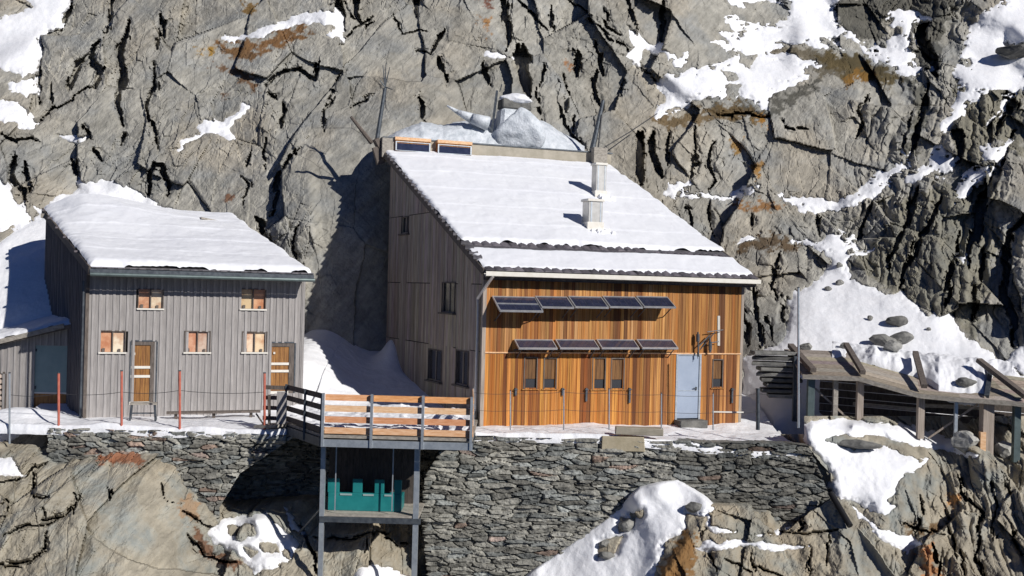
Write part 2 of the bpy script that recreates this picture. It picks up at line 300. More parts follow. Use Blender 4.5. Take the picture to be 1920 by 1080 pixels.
UCR = [([(210,-20),(207,33),(197,60)],7),([(137,0),(125,25),(116,65)],11),([(187,77),(167,103),(143,117),(140,143),(133,170)],9),([(165,105),(183,125),(175,160)],11),
 ([(240,43),(233,80),(223,107),(233,143),(223,193),(230,235)],11),([(304,30),(303,60),(300,88)],8),([(288,122),(290,170),(275,200),(282,240),(292,280)],7),([(80,70),(78,140),(70,200)],8),
 ([(100,160),(103,195)],5),([(70,230),(140,185),(180,150)],4),([(160,235),(165,255),(150,270)],8),([(180,280),(195,305)],7),([(233,250),(232,275)],5),([(275,370),(277,330),(285,310),(300,312),(313,335),(310,362)],9),
 ([(530,192),(534,215),(528,242)],9),([(556,280),(543,300),(523,328),(520,360),(510,400)],8),([(495,260),(491,290),(498,315)],5),([(470,285),(465,310)],4),([(500,160),(520,140),(560,130),(590,150),(600,120)],8),
 ([(505,165),(512,185)],5),([(630,-20),(640,30),(645,62)],14),([(662,-20),(668,30),(682,48)],13),([(775,-10),(780,30)],7),([(640,85),(668,60),(700,35)],4),([(838,55),(822,78),(812,102)],9),([(830,108),(833,160)],10),
 ([(784,105),(786,100),(810,100)],3),([(912,115),(909,140),(918,160)],8),([(974,82),(978,110),(985,150),(992,182)],20),([(945,0),(955,50),(950,92)],14),([(955,-5),(1000,30),(1028,60)],6),([(1035,10),(1037,62)],6),
 ([(1060,0),(1120,45),(1170,90),(1215,140),(1260,175)],4),([(1168,-10),(1185,30),(1192,55)],8),([(1245,0),(1240,80)],9),([(1078,88),(1083,140)],11),([(1120,80),(1125,115),(1133,138)],9),([(1118,128),(1112,160),(1120,185),(1133,205)],8),
 ([(1055,145),(1058,190),(1060,235),(1078,258),(1100,278)],7),([(1022,120),(1020,162)],7),([(1008,165),(1012,210),(1028,240)],5),([(1172,140),(1158,182)],4),([(787,182),(795,200),(790,228)],9),([(1085,215),(1080,250)],5),
 ([(1199,250),(1200,300),(1202,350)],17),([(1226,243),(1220,285),(1238,330)],14),([(1255,250),(1250,310)],6),([(1340,265),(1325,300),(1345,335),(1330,360)],5),([(1300,240),(1310,290),(1290,340)],4),
 ([(1630,180),(1612,200),(1620,230),(1602,262)],6),([(1345,215),(1400,215),(1440,220)],5),([(1460,225),(1500,240),(1525,245)],4),([(1710,210),(1692,260),(1683,288)],6),([(1738,40),(1727,75),(1742,110),(1757,140)],22),
 ([(1745,160),(1737,200),(1722,232),(1705,292)],12),([(1785,235),(1800,265),(1802,300)],20),([(1890,165),(1898,215)],24),([(1862,220),(1852,268)],10),([(1915,150),(1890,200),(1870,250)],12),
 ([(1905,250),(1880,300),(1858,345),(1843,372),(1830,420),(1822,450),(1812,505)],13),([(1925,395),(1893,440),(1885,500),(1880,560),(1900,590),(1905,645)],12),
 ([(1640,365),(1622,420),(1600,470)],6),([(1720,350),(1700,420),(1662,500)],8),([(1770,370),(1722,450),(1700,510),(1690,545)],8),([(1800,430),(1785,500),(1770,575)],9),([(1845,470),(1830,540),(1825,600)],7),
 ([(1290,385),(1300,420),(1288,445)],5),([(1335,378),(1328,420),(1335,440)],5),([(1405,400),(1410,430)],5),([(1535,400),(1540,440)],6),([(1455,470),(1450,530),(1458,560)],5),([(1392,560),(1400,650)],9),([(1418,545),(1424,650)],8),
 ([(1440,590),(1445,640)],6),([(1470,560),(1475,620)],6),([(480,410),(492,425),(500,450),(515,462)],12),([(452,330),(470,350),(462,385)],4),([(560,420),(548,470),(560,520)],4),([(640,140),(610,200),(600,250)],4),
 ([(30,290),(20,330),(40,360),(48,390)],10),([(45,300),(55,330),(52,365)],8),([(0,250),(30,262),(70,262)],6),([(140,300),(145,340)],6),([(650,205),(700,180)],3),([(735,30),(760,65),(800,60)],3),([(1130,10),(1140,50),(1160,60)],5)]
USN = [[(-60,30),(0,33),(30,28),(55,10),(40,-30),(145,-30),(128,20),(110,35),(108,50),(85,60),(72,80),(75,100),(70,130),(62,145),(50,143),(38,152),(30,143),(12,130),(-60,115)],
 [(10,160),(30,155),(70,150),(72,170),(50,185),(40,175),(15,170)],[(-60,188),(35,190),(48,205),(70,240),(58,247),(40,243),(15,232),(-60,225)],
 [(103,254),(130,255),(158,258),(150,268),(137,272),(120,265)],
 [(415,70),(450,66),(500,48),(560,30),(615,16),(636,26),(645,80),(628,78),(600,66),(620,56),(590,46),(560,48),(520,62),(480,70),(430,80)],
 [(456,190),(474,193),(472,205),(440,235),(432,245),(445,272),(425,268),(405,256),(385,256),(365,262),(330,282),(312,282),(335,270),(333,256),(350,258),(366,250),(378,250),(363,238),(385,226),(410,231),(430,220),(450,205)],
 [(-80,325),(0,338),(18,350),(30,375),(48,390),(62,405),(45,420),(52,432),(30,432),(-80,445)],
 [(-80,455),(0,450),(55,415),(75,400),(60,385),(85,385),(110,370),(150,352),(145,338),(170,333),(210,338),(232,346),(262,362),(300,385),(345,398),(380,408),(430,420),(470,432),(300,480),(180,500),(180,660),(-80,660)],
 [(908,95),(925,96),(958,106),(940,115),(908,110)],
 [(1175,50),(1195,62),(1230,83),(1247,85),(1243,95),(1270,103),(1295,92),(1292,110),(1265,129),(1245,110),(1215,96),(1208,90),(1205,115),(1195,124),(1180,115),(1155,95),(1175,100),(1185,85)],
 [(1230,165),(1245,143),(1300,128),(1350,116),(1375,105),(1310,70),(1363,83),(1338,50),(1385,60),(1343,26),(1412,42),(1475,35),(1480,10),(1355,-5),(1350,-30),(1610,-30),(1568,18),(1575,38),(1600,60),(1640,66),(1655,85),(1620,85),(1590,78),(1590,92),(1560,92),(1500,88),(1450,92),(1490,100),(1535,115),(1548,130),(1512,130),(1517,155),(1480,165),(1450,185),(1432,210),(1405,192),(1360,182),(1320,190),(1280,205),(1230,228),(1226,200),(1246,190)],
 [(1645,32),(1690,15),(1740,6),(1770,32),(1740,35),(1710,42),(1705,60),(1712,90),(1715,115),(1745,125),(1722,137),(1700,147),(1665,125),(1645,112),(1640,122),(1622,100),(1600,83),(1640,90),(1655,80),(1682,55)],
 [(1990,-30),(1880,-30),(1870,5),(1845,20),(1838,30),(1815,50),(1810,75),(1800,95),(1795,115),(1812,120),(1780,135),(1792,165),(1788,190),(1773,215),(1757,253),(1780,246),(1800,225),(1815,200),(1838,185),(1857,170),(1882,175),(1868,200),(1848,227),(1870,217),(1890,190),(1930,158),(1990,150)],
 [(1765,268),(1788,300),(1782,322),(1745,325),(1715,342),(1700,350),(1690,330),(1715,312),(1698,300),(1678,288),(1692,283),(1722,316),(1742,300),(1755,273)],
 [(1828,272),(1860,277),(1898,260),(1872,302),(1852,328),(1812,362),(1783,392),(1800,345),(1815,320),(1840,300)],
 [(1612,352),(1650,323),(1692,303),(1705,322),(1662,347),(1640,367),(1600,387),(1555,404),(1508,402),(1468,380),(1436,355),(1460,363),(1500,375),(1545,370),(1570,378)],
 [(1250,350),(1290,341),(1322,350),(1290,358),(1340,365),(1370,368),(1410,343),(1428,352),(1410,374),(1370,379),(1310,374),(1265,377),(1248,367)],
 [(1373,462),(1393,436),(1432,438),(1403,456)],[(1443,428),(1475,438),(1500,448),(1535,449),(1570,436),(1602,443),(1607,463),(1590,470),(1642,465),(1625,480),(1597,482),(1592,500),(1560,492),(1540,472),(1520,462),(1480,450)],
 [(1570,470),(1590,480),(1597,500),(1592,518),(1622,528),(1650,543),(1692,543),(1742,588),(1775,583),(1800,618),(1840,648),(1905,700),(1990,760),(1990,830),(1380,830),(1392,668),(1430,655),(1467,640),(1482,600),(1473,572),(1480,545),(1520,530),(1550,505),(1560,490)],
 [(1885,685),(1905,655),(1950,635),(1950,700),(1910,700)],[(1795,505),(1802,478),(1812,480),(1804,503)],[(1345,-30),(1380,-30),(1400,15),(1375,12)]]
UHO = [[(1562,10),(1610,18),(1652,42),(1660,62),(1625,64),(1592,56),(1568,36)],[(1605,60),(1640,52),(1670,62),(1665,90),(1645,85),(1610,78)],[(1540,68),(1575,66),(1595,92),(1560,84)],[(1452,92),(1500,88),(1530,100),(1520,112),(1480,98)],[(1690,-30),(1790,-30),(1770,30),(1700,20)],[(1357,160),(1372,158),(1388,162),(1380,190),(1362,185)],[(1357,138),(1380,138),(1382,148),(1362,150)],[(1425,5),(1470,8),(1475,32),(1430,30)],[(1550,68),(1580,72),(1590,88),(1560,85)],[(1870,85),(1890,78),(1990,78),(1990,115),(1900,108)],[(1380,98),(1415,100),(1405,118),(1388,112)]]
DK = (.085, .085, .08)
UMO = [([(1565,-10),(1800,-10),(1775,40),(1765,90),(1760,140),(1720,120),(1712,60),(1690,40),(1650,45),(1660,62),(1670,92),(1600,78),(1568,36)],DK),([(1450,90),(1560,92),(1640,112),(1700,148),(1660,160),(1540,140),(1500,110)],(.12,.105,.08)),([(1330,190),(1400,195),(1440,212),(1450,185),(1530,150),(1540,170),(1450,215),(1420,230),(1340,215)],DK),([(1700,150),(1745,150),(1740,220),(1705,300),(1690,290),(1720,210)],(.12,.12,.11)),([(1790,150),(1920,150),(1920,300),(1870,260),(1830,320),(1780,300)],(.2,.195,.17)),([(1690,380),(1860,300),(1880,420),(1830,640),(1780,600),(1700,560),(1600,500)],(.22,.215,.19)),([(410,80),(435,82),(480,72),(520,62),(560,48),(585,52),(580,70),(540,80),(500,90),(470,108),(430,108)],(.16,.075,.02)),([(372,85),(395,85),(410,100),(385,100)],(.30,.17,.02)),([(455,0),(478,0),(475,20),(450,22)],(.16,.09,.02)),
 ([(395,120),(440,128),(480,150),(480,165),(450,150),(410,132)],(.15,.08,.04)),([(1230,225),(1300,208),(1360,190),(1420,205),(1440,240),(1400,225),(1340,225),(1250,245)],(.13,.09,.045)),([(1410,215),(1430,220),(1445,245),(1430,240)],(.36,.18,.04)),
 ([(1550,95),(1600,100),(1640,120),(1690,150),(1660,160),(1600,150),(1560,130),(1530,110)],(.09,.07,.035)),([(1595,130),(1640,145),(1630,160),(1590,150)],(.2,.11,.03)),([(1375,382),(1470,380),(1475,392),(1400,395)],(.22,.11,.04)),
 ([(1385,455),(1420,445),(1470,445),(1500,460),(1440,470),(1390,475)],(.1,.065,.035)),([(1373,260),(1390,260),(1385,285),(1372,280)],(.28,.16,.04)),([(1415,300),(1430,300),(1425,335),(1412,340)],(.3,.16,.04)),
 ([(893,30),(920,35),(915,60),(900,50)],(.3,.15,.05)),([(1060,120),(1080,128),(1070,140)],(.26,.12,.05)),([(415,175),(425,178),(425,190),(415,188)],(.13,.07,.04)),([(900,-10),(930,-5),(920,15),(905,10)],(.15,.05,.03)),([(422,365),(440,365),(438,380),(422,378)],(.2,.1,.06))]
def right_u(PX, PY): return sst(-80, 60, (PX - 1500) + (PY - 300) * .15 + 60 * fbm(PX / 90, PY / 90, 2, 3)) * sst(-30, 60, PX - 1560 + (PY - 300) * .3) + 0 * PX
sheet('cliff', -400, 2320, -200, 830, 2.0, UC, UCR, USN, UHO, UMO, M['rock'], right_u,
      smoothp=[([(1380,600),(1480,520),(1600,490),(1900,700),(2200,800),(2200,900),(1380,900)], .15), ([(-200,430),(60,420),(180,340),(260,350),(500,440),(500,700),(-200,700)], .15),
               ([(1430,260),(1640,200),(1680,300),(1600,370),(1500,370),(1440,350)], .55), ([(580,300),(720,230),(740,330),(720,480),(640,560),(590,480)], .4), ([(570,480),(740,330),(760,660),(580,680)], .3)])
LC = [(-400,780,-2.2),(-400,1300,-10),(0,780,0.5),(0,832,-2.4),(60,865,-3.1),(0,1080,-6.2),(0,1300,-9),(120,800,-.9),(150,872,-2.9),(250,878,-3.0),(330,880,-2.6),(200,800,-.9),(300,800,-.9),(450,800,-.8),(300,842,-1.6),(150,840,-1.5),(450,860,-.3),(450,925,-.4),
 (230,980,-4.8),(350,960,-3.1),(395,950,-2.5),(250,1150,-6.5),(400,1080,-3.6),(480,975,-2.5),(560,1080,-3.0),(530,1000,-1.9),(600,850,.9),(700,850,1.0),(790,850,.8),(650,960,.6),(680,1005,-1.2),(760,1000,-.4),(680,1080,-2.9),(790,1080,-1.1),
 (900,800,-.2),(1200,800,-.2),(1480,800,-.2),(900,1000,-.9),(950,1075,-1.2),(1100,900,-.6),(1100,965,-1.0),(1200,890,-.8),(1350,880,-.7),(1480,900,-1.0),(1010,1085,-2.1),(1140,1010,-2.0),(1262,925,-1.9),(1150,1100,-3.0),(1270,1080,-3.6),(1330,962,-2.5),(1450,965,-2.3),(1570,965,-2.0),(1450,1080,-3.6),(1600,1080,-3.9),
 (1525,800,-.7),(1515,850,-1.2),(1535,900,-1.5),(1600,798,.7),(1575,860,-.9),(1700,870,-.5),(1640,950,-2.0),(1700,806,1.4),(1830,845,.3),(1920,865,-.2),(1600,780,2.2),(1800,780,3.0),(1950,780,3.0),(1800,950,-1.6),(1900,1000,-2.6),(1750,1080,-3.4),(1900,1080,-4),(2320,860,-.5),(2320,1200,-5),(1600,1300,-7),(1000,1300,-7),(600,1300,-6)]
LCR = [([(-10,905),(30,900),(60,880),(90,865)],8),([(62,880),(60,935),(90,925)],9),([(0,945),(12,935),(18,960)],12),([(80,950),(76,975),(120,965),(150,940),(140,925)],6),([(0,1005),(50,990),(90,985),(110,970)],6),([(90,1000),(88,1030),(60,1055),(0,1060)],7),
 ([(208,915),(207,940)],8),([(140,960),(150,930)],4),([(300,900),(310,940),(345,945)],3),([(345,960),(400,985),(415,980)],6),([(355,1000),(385,1045),(440,1055)],10),([(395,895),(400,950),(415,985)],6),
 ([(1330,955),(1320,1000)],6),([(1500,965),(1512,985),(1495,1000)],8),([(1460,1000),(1500,1000),(1580,995)],5),([(1550,1000),(1548,1060)],4),([(1330,1030),(1345,1075)],6),([(1410,1030),(1415,1060),(1470,1080)],4),([(1515,1030),(1520,1080)],4),([(1360,1050),(1420,1070)],4),
 ([(1795,895),(1810,930),(1840,960),(1835,1000)],12),([(1840,1000),(1830,1040),(1850,1080)],12),([(1750,1020),(1760,1060),(1755,1090)],14),([(1895,980),(1905,1020),(1915,1040)],8),([(1770,950),(1780,1000),(1790,1050)],6),([(1860,900),(1870,960),(1865,1010)],5),([(1720,930),(1730,980),(1715,1000)],8),
 ([(1690,980),(1740,1000),(1770,1000)],8),([(1880,880),(1900,930)],5),([(1800,1030),(1810,1090)],7),([(1230,1010),(1215,1040)],6),([(590,1000),(640,1010),(700,1000),(760,1020)],7),([(690,1005),(690,1040)],5),([(555,985),(590,1040),(595,1080)],18)]
LSN = [[(930,1095),(1030,1030),(1100,975),(1180,906),(1255,888),(1305,898),(1338,930),(1342,958),(1322,972),(1290,965),(1288,1000),(1247,1020),(1240,1050),(1222,1095),(1200,1300),(900,1300)],
 [(1298,1030),(1330,1010),(1380,1014),(1450,1018),(1516,1018),(1522,1029),(1440,1032),(1380,1027),(1320,1038)],[(1322,978),(1333,950),(1338,952),(1334,984),(1382,998),(1384,1003),(1342,1003),(1318,992)],[(1408,1006),(1456,997),(1457,1004),(1412,1010)],[(1475,994),(1490,992),(1492,997),(1476,999)],
 [(1490,790),(1560,785),(1650,788),(1700,795),(1780,818),(1838,850),(1833,860),(1790,852),(1730,838),(1670,830),(1655,818),(1600,822),(1560,820),(1553,828),(1600,840),(1660,835),(1700,850),(1742,865),(1720,880),(1692,900),(1677,925),(1667,940),(1682,950),(1662,970),(1640,962),(1610,945),(1575,940),(1545,915),(1562,898),(1545,870),(1522,850),(1502,822)],
 [(1588,948),(1605,950),(1640,985),(1652,990),(1700,1000),(1728,1020),(1700,1042),(1670,1022),(1640,1003),(1618,975)],
 [(388,1000),(420,973),(500,958),(512,978),(542,1000),(562,1020),(552,1050),(512,1067),(480,1078),(458,1060),(430,1035),(400,1020)],[(630,1095),(680,1060),(730,1058),(775,1078),(780,1095)],
 [(-80,850),(25,857),(47,890),(0,897),(-80,900)],[(-80,760),(140,765),(140,782),(85,790),(60,802),(40,820),(0,830),(-80,835)],[(490,902),(495,910),(462,918),(455,910)],[(530,950),(540,948),(560,985),(575,1000),(560,1005),(535,985)]]
LHO = [[(432,985),(470,985),(478,1000),(450,1008),(432,1000)],[(490,1020),(515,1018),(520,1032),(495,1035)],[(455,1025),(480,1035),(470,1045)],[(530,1030),(545,1035),(540,1045)],[(1160,970),(1195,972),(1190,985),(1160,1000)],[(1180,960),(1205,957),(1205,966),(1185,970)],[(1125,1015),(1165,1010),(1150,1040),(1120,1045)]]
LMO = [([(170,835),(260,835),(270,870),(190,870)],(.3,.13,.08)),([(365,985),(400,1040),(450,1055),(420,1062),(380,1040)],(.16,.08,.05)),([(1240,1060),(1285,1000),(1310,1015),(1290,1100),(1240,1100)],(.2,.11,.04)),([(1775,930),(1800,930),(1790,960),(1778,955)],(.45,.27,.14)),([(1725,1030),(1750,1020),(1755,1080),(1735,1080)],(.42,.22,.12)),
 ([(330,960),(355,920),(375,950),(360,985)],(.36,.25,.18)),([(1700,980),(1760,990),(1750,1005),(1700,1000)],(.14,.09,.05))]
sheet('rock_slope', -400, 2320, 780, 1300, 2.0, LC, LCR, LSN, LHO, LMO, M['rock2'], lambda PX, PY: sst(1640, 1760, PX), k0=3, amp=.62, warp=5, crack_w=.42, low=.5, streak=.24, push=[([(560,700),(1488,700),(1535,945),(1335,948),(1318,932),(1270,898),(1200,914),(1130,978),(1058,1028),(975,1088),(975,1300),(800,1300),(800,960),(560,900)], 1.8, 14), ([(400,700),(620,700),(620,930),(440,950),(405,940)], 1.6, 20)], keepf=lambda PX, PY: (PY > 812) | (PX < 88) | (PX > 1506),
      smoothp=[([(80,930),(200,880),(340,890),(400,1000),(380,1300),(60,1300)], .75), ([(1580,940),(1610,960),(1680,1090),(1690,1300),(1600,1300),(1600,1080)], .12), ([(960,1100),(1270,905),(1330,960),(1230,1100),(1230,1300),(960,1300)], .35), ([(1500,790),(1780,818),(1740,865),(1660,960),(1580,940)], .35)])

# ------------------------------------------------------------------ terrace snow (height field over the ground)
def ground(name, xs, ys, edge, hfun, m):
    X = np.repeat(xs[None], len(ys), 0); E = edge(X); t = ys[:, None]; Y = E + t * (13 - E); Z = hfun(X, Y)
    Z = Z - .16 * np.clip(1 - (Y - E) / .12, 0, 1) ** 2; Z[0] -= .12
    o = grid_mesh(name, X, Y, Z, m, flip=True); o['kind'] = 'structure'; return o
ts = np.concatenate([[0], np.linspace(.0005, 1, 420) ** 1.6])
def hterr(X, Y):
    z = .2 * np.clip(Y - 1.3 - .6 * sst(9, 14, X), 0, 99) * (1 - .5 * sst(9.8, 11, X) * 0) + .10 * fbm(X * .7, Y * .7, 4, 2) + .025 * fbm(X * 3, Y * 3, 3, 3)
    z = z - .0 - .26 * sst(19, 23.5, X)
    z = z + .35 * np.exp(-((X - 1.2) / 1.1) ** 2 - ((Y + 1.0) / .7) ** 2)
    z = z + 1.15 * np.exp(-((X - 8.6) / 1.5) ** 2) * sst(1.2, 4.2, Y) * (X > 5) + .9 * np.exp(-((X - 11.5) / .5) ** 2 - ((Y - 8) / 1.2) ** 2)
    return z
ground('terrace_snow', np.linspace(.6, 24.9, 700), ts, lambda X: np.where(X < 9.5, -2.25, np.where(X < 14.2, .35, -1.5)) + .05 * fbm(X * 2, X * 0, 3, 1), hterr, M['snow'])

# ------------------------------------------------------------------ dry-stone walls
def wall(name, label, Y0, xl, xr, ztop, zbot, lean, step=.024, sx=.6, sz=.13, k=0, ret=0, red=.025):
    n = int((xr(0) - xl(0)) / step) + 2; mz = int((ztop - zbot) / step) + 2
    a = np.linspace(0, 1, n)[None]; zz = np.linspace(ztop, zbot, mz)[:, None]
    zz = zz + .05 * fbm(a * 14 + k, a * 0, 3, 2) * np.exp((zz - ztop) / .25)
    L = xl(zz); Rr = xr(zz); X = L + a * (Rr - L); Z = zz + 0 * X
    wx = X + .3 * fbm(X * 1.1, Z * 2, 3, k, .6); wz = Z + .2 * fbm(X * .5 + 5, Z * .9, 3, k + 1, .5) + .02 * fbm(X * 5, Z * 7, 2, k)
    rowj = .35 * vnoise(X * .8, Z * 2.2, k + 2)
    sxx = sx
    f1, f2, bx, by, h = vor(wx / sxx + rowj, wz / sz, k, .86)
    e = f2 - f1; e = e * (1 + .0 * bx)
    body = sst(-.02, .13, e - .05 * (h(5) > .5))
    hgt = .12 * body + .12 * (h(1) - .5) + .10 * (h(2) - .5) * bx * body + .07 * (h(3) - .35) * by + .05 * fbm(X * 6, Z * 9, 5, 3, .6)
    deep = sst(.55, .8, h(5)) * 0
    Yp = Y0 - lean * (ztop - Z) - hgt * (1 - deep) + .1
    tn = (.6 + .8 * h(4) ** 1.2) * (1 - .32 * sst(19.5, 23, X + .8 * fbm(X, Z, 2, 3)))
    col = tn[..., None] * np.ones(3) * (1 + .25 * fbm(X * .6, Z * .6, 3, 2))[..., None]
    hot = (h(6) > 1 - red)[..., None]; col = np.where(hot, col * np.array([1.15, .88, .8]), col)
    cool = (h(7) > .7)[..., None]; col = np.where(cool, col * np.array([.92, .98, 1.05]), col)
    wv = (h(8) > .93)[..., None]; col = np.where(wv, col * 1.35, col)
    if ret:   # left return into the hill
        Xe = np.repeat(X[:, :1], 60, 1); d = np.linspace(ret, 0, 60)[None]; zr = Z[:, :1] + 0 * d
        f1, f2, bx, by, h2 = vor(d / sx + 9 + 0 * zr, zr / sz, k + 1, .8); hh = .15 * sst(0, .2, f2 - f1) + .05 * h2(1)
        X = np.concatenate([Xe - hh, X], 1); Yp = np.concatenate([Yp[:, :1] + d + 0 * zr, Yp], 1); Z = np.concatenate([zr, Z], 1)
        col = np.concatenate([(.7 + .5 * h2(4))[..., None] * np.ones(3), col], 1)
    # back cap so the top has depth
    X = np.concatenate([X[:1], X], 0); Z = np.concatenate([Z[:1] - .02, Z], 0); Yp = np.concatenate([Yp[:1] + .7, Yp], 0); col = np.concatenate([col[:1], col], 0)
    o = grid_mesh(name, X, Yp, Z, M['stone'], smooth=False, col=col)
    return tag(o, label, 'stone wall')
def X_at(px, py, Y): return at(px, py, Y).x
zA = lambda py, px=1100, Y=-1.5: at(px, py, Y).z
def xl_main(z):
    zs = [-7, zA(1080), zA(960), zA(900), zA(850), zA(806)]; xs = [X_at(810, 1080, -1.6), X_at(812, 1080, -1.6), X_at(800, 960, -1.6), X_at(808, 900, -1.5), X_at(838, 850, -1.5), X_at(880, 806, -1.5)]
    return np.interp(z, zs, xs)
def xr_main(z): return np.interp(z, [-7, zA(985, 1560), zA(945, 1560), zA(800, 1500)], [X_at(1600, 1000, -1.6), X_at(1575, 985, -1.6), X_at(1562, 945, -1.6), X_at(1503, 800, -1.5)])
wall('stone_wall', 'tall dry stone retaining wall of dark slabs under the orange wooden hut', -1.5, xl_main, xr_main, -.13, -6.2, .06, ret=2.4, k=0)
wall('stone_wall', 'low dry stone wall with reddish stones under the grey hut, red poles above', -2.25, lambda z: 0 * z + np.interp(z, [-5, -.05], [X_at(96, 900, -2.3), X_at(88, 805, -2.3)]), lambda z: np.interp(z, [-5, -2.3, -1.3, -.05], [X_at(412, 1000, -2.3), X_at(412, 950, -2.3), X_at(450, 880, -2.3), X_at(565, 806, -2.3)]) , -.12, -3.9, .03, k=3, red=.09, sx=.45, sz=.12)
wall('stone_wall', 'shaded stone wall at the back of the recess under the wooden deck', .45, lambda z: 0 * z + X_at(380, 900, .45), lambda z: 0 * z + X_at(850, 900, .45), -.02, -5.6, .02, step=.04, k=5)
# one big tan lintel slab and a lighter cap stone set into the tall wall
def slab(name, px0, px1, py0, py1, Y, dep, m, label, cat='stone'):
    a = at(px0, py1, Y); b = at(px1, py0, Y); mb = MB(); fr = Frame((a.x, Y, a.z), 0); W = b.x - a.x; H = b.z - a.z
    P = fr.p; j = lambda s: rnd.uniform(-s, s)
    mb.hexa([P(j(.03), 0, j(.02)), P(W + j(.03), .02, j(.02)), P(W, dep, 0), P(0, dep, 0), P(j(.04), .02, H + j(.02)), P(W + j(.04), 0, H + j(.02)), P(W, dep, H), P(0, dep, H)])
    o = mb.build(name, m, bevel=.02); return tag(o, label, cat)
slab('wall_slab', 1128, 1210, 820, 845, -1.57, .3, M['tan_stone'], 'large pale tan slab set high in the tall stone wall, below the wooden facade')
slab('wall_slab', 1155, 1246, 804, 815, -1.60, .4, M['white'] if 0 else M['fascia'], 'flat grey capstone on the rim of the tall stone wall, just above the tan slab')

# ------------------------------------------------------------------ boards
def board_wall(name, parent, fr, m, u0, u1, z0, z1, bw, openings=(), vary=.35, off=.015, gap=.008, th=.03, batten=0, seed=1, tint=None, chroma=1):
    """z1(u) top function; z0 float; boards are real strips with openings cut out"""
    r = random.Random(seed); mb = MB(); n = max(1, round((u1 - u0) / bw)); bw = (u1 - u0) / n
    for i in range(n):
        a = u0 + i * bw; b = a + bw - gap; mid = (a + b) / 2; v = -off * r.random()
        t = (1 - vary / 2 + vary * r.random()) * (1 + (.5 * float(vnoise(np.array(mid * 1.1 + seed), np.array(.5), 2)) if chroma == 2 else 0)); c = (t, t, t) if chroma == 0 else (t, t * r.uniform(.93, 1.05), t * r.uniform(.88, 1.08))
        if chroma == 2:
            k_ = r.random(); c = (1.25, 1.4, 1.9) if k_ < .14 else (.5 * t, .4 * t, .36 * t) if k_ < .38 else c
        if tint: c = tuple(x * y for x, y in zip(c, tint(mid)))
        segs = [(z0, None)]
        for (oa, ob, ol, oh) in sorted(openings, key=lambda o: o[2]):
            if oa <= mid <= ob:
                lo, _ = segs[-1]; segs[-1] = (lo, ol); segs.append((oh, None))
        for lo, hi in segs:
            za = z1(a) if hi is None else hi; zb = z1(b) if hi is None else hi
            if min(za, zb) <= lo + .01: 
                if max(za, zb) <= lo + .01: continue
                za = max(za, lo + .005); zb = max(zb, lo + .005)
            P = fr.p; vv = v - th
            mb.hexa([P(a, vv, lo), P(b, vv, lo), P(b, .0, lo), P(a, .0, lo), P(a, vv, za), P(b, vv, zb), P(b, .0, zb), P(a, .0, za)], c)
            if batten and i % 1 == 0:
                P = fr.p; x0, x1 = b - batten * .6, b + batten * .4; c2 = tuple(x * 1.18 for x in c)
                mb.hexa([P(x0, vv - .025, lo + .003), P(x1, vv - .025, lo + .003), P(x1, vv + .005, lo + .003), P(x0, vv + .005, lo + .003), P(x0, vv - .025, za - .004), P(x1, vv - .025, zb - .004), P(x1, vv + .005, zb - .004), P(x0, vv + .005, za - .004)], c2)
    return mb.build(name, m, parent)
def rect(fr, px0, py0, px1, py1, v=0.0):
    a = fr.uz(px0, (py0 + py1) / 2, v)[0]; b = fr.uz(px1, (py0 + py1) / 2, v)[0]; pm = (px0 + px1) / 2
    return a, b, fr.uz(pm, py1, v)[1], fr.uz(pm, py0, v)[1]
def roof_snow(name, parent, P00, P10, P01, P11, th, m, skip=None, bands=0, edge=.25, seed=1, nu=260, nv=220, v0=0, v1=1, amp=.03, hump=0, ragged=.012, back=True):
    a = np.linspace(0, 1, nu)[None]; b = np.linspace(v0, v1, nv)[:, None]; A = a + 0 * b; B = b + 0 * a
    W = (P10 - P00).length; H = (P01 - P00).length
    c = lambda i: P00[i] * (1 - A) * (1 - B) + P10[i] * A * (1 - B) + P01[i] * (1 - A) * B + P11[i] * A * B
    X, Y, Z = c(0), c(1), c(2); x = A * W; y = B * H
    nz = fbm(x * .5 + seed, y * .5, 4, seed); fn = fbm(x * 2.5, y * 2.5, 3, seed + 1)
    eg = np.minimum(np.minimum(x, W - x) + .10 * fn, (y - v0 * H) + .1 * fn)
    if back: eg = np.minimum(eg, v1 * H - y)
    pr = np.sqrt(np.clip(1 - (1 - np.clip(eg / edge, 0, 1)) ** 2, 0, 1))
    t = th * (1 + .3 * nz) * pr + amp * nz * pr + .016 * fn * pr + .01 * fbm(x * 7, y * 4, 3, 5) * pr
    if bands:
        yy = y + .02 * nz; ph = (yy / bands) % 1; t = t + (.02 * (1 - ph) ** 2.2 * sst(0, .06, ph) - .006) * pr
    if hump: t = t + hump * sst(.5, 1.0, B) * sst(.0, .2, A) * (1 - sst(.25, .7, A))
    Z = Z + t
    edgeix = (A <= 0) | (A >= 1) | (B <= v0) | (B >= v1)
    Z = np.where(edgeix, Z - th * .3 * 0 - .0, Z)
    return grid_mesh(name, X, Y, Z, m, flip=True, parent=parent)
def roof_slab(name, parent, q, th, m):
    mb = MB(); dn = Vector((0, 0, -th)); mb.hexa([p + dn for p in q] + list(q)); return mb.build(name, m, parent)

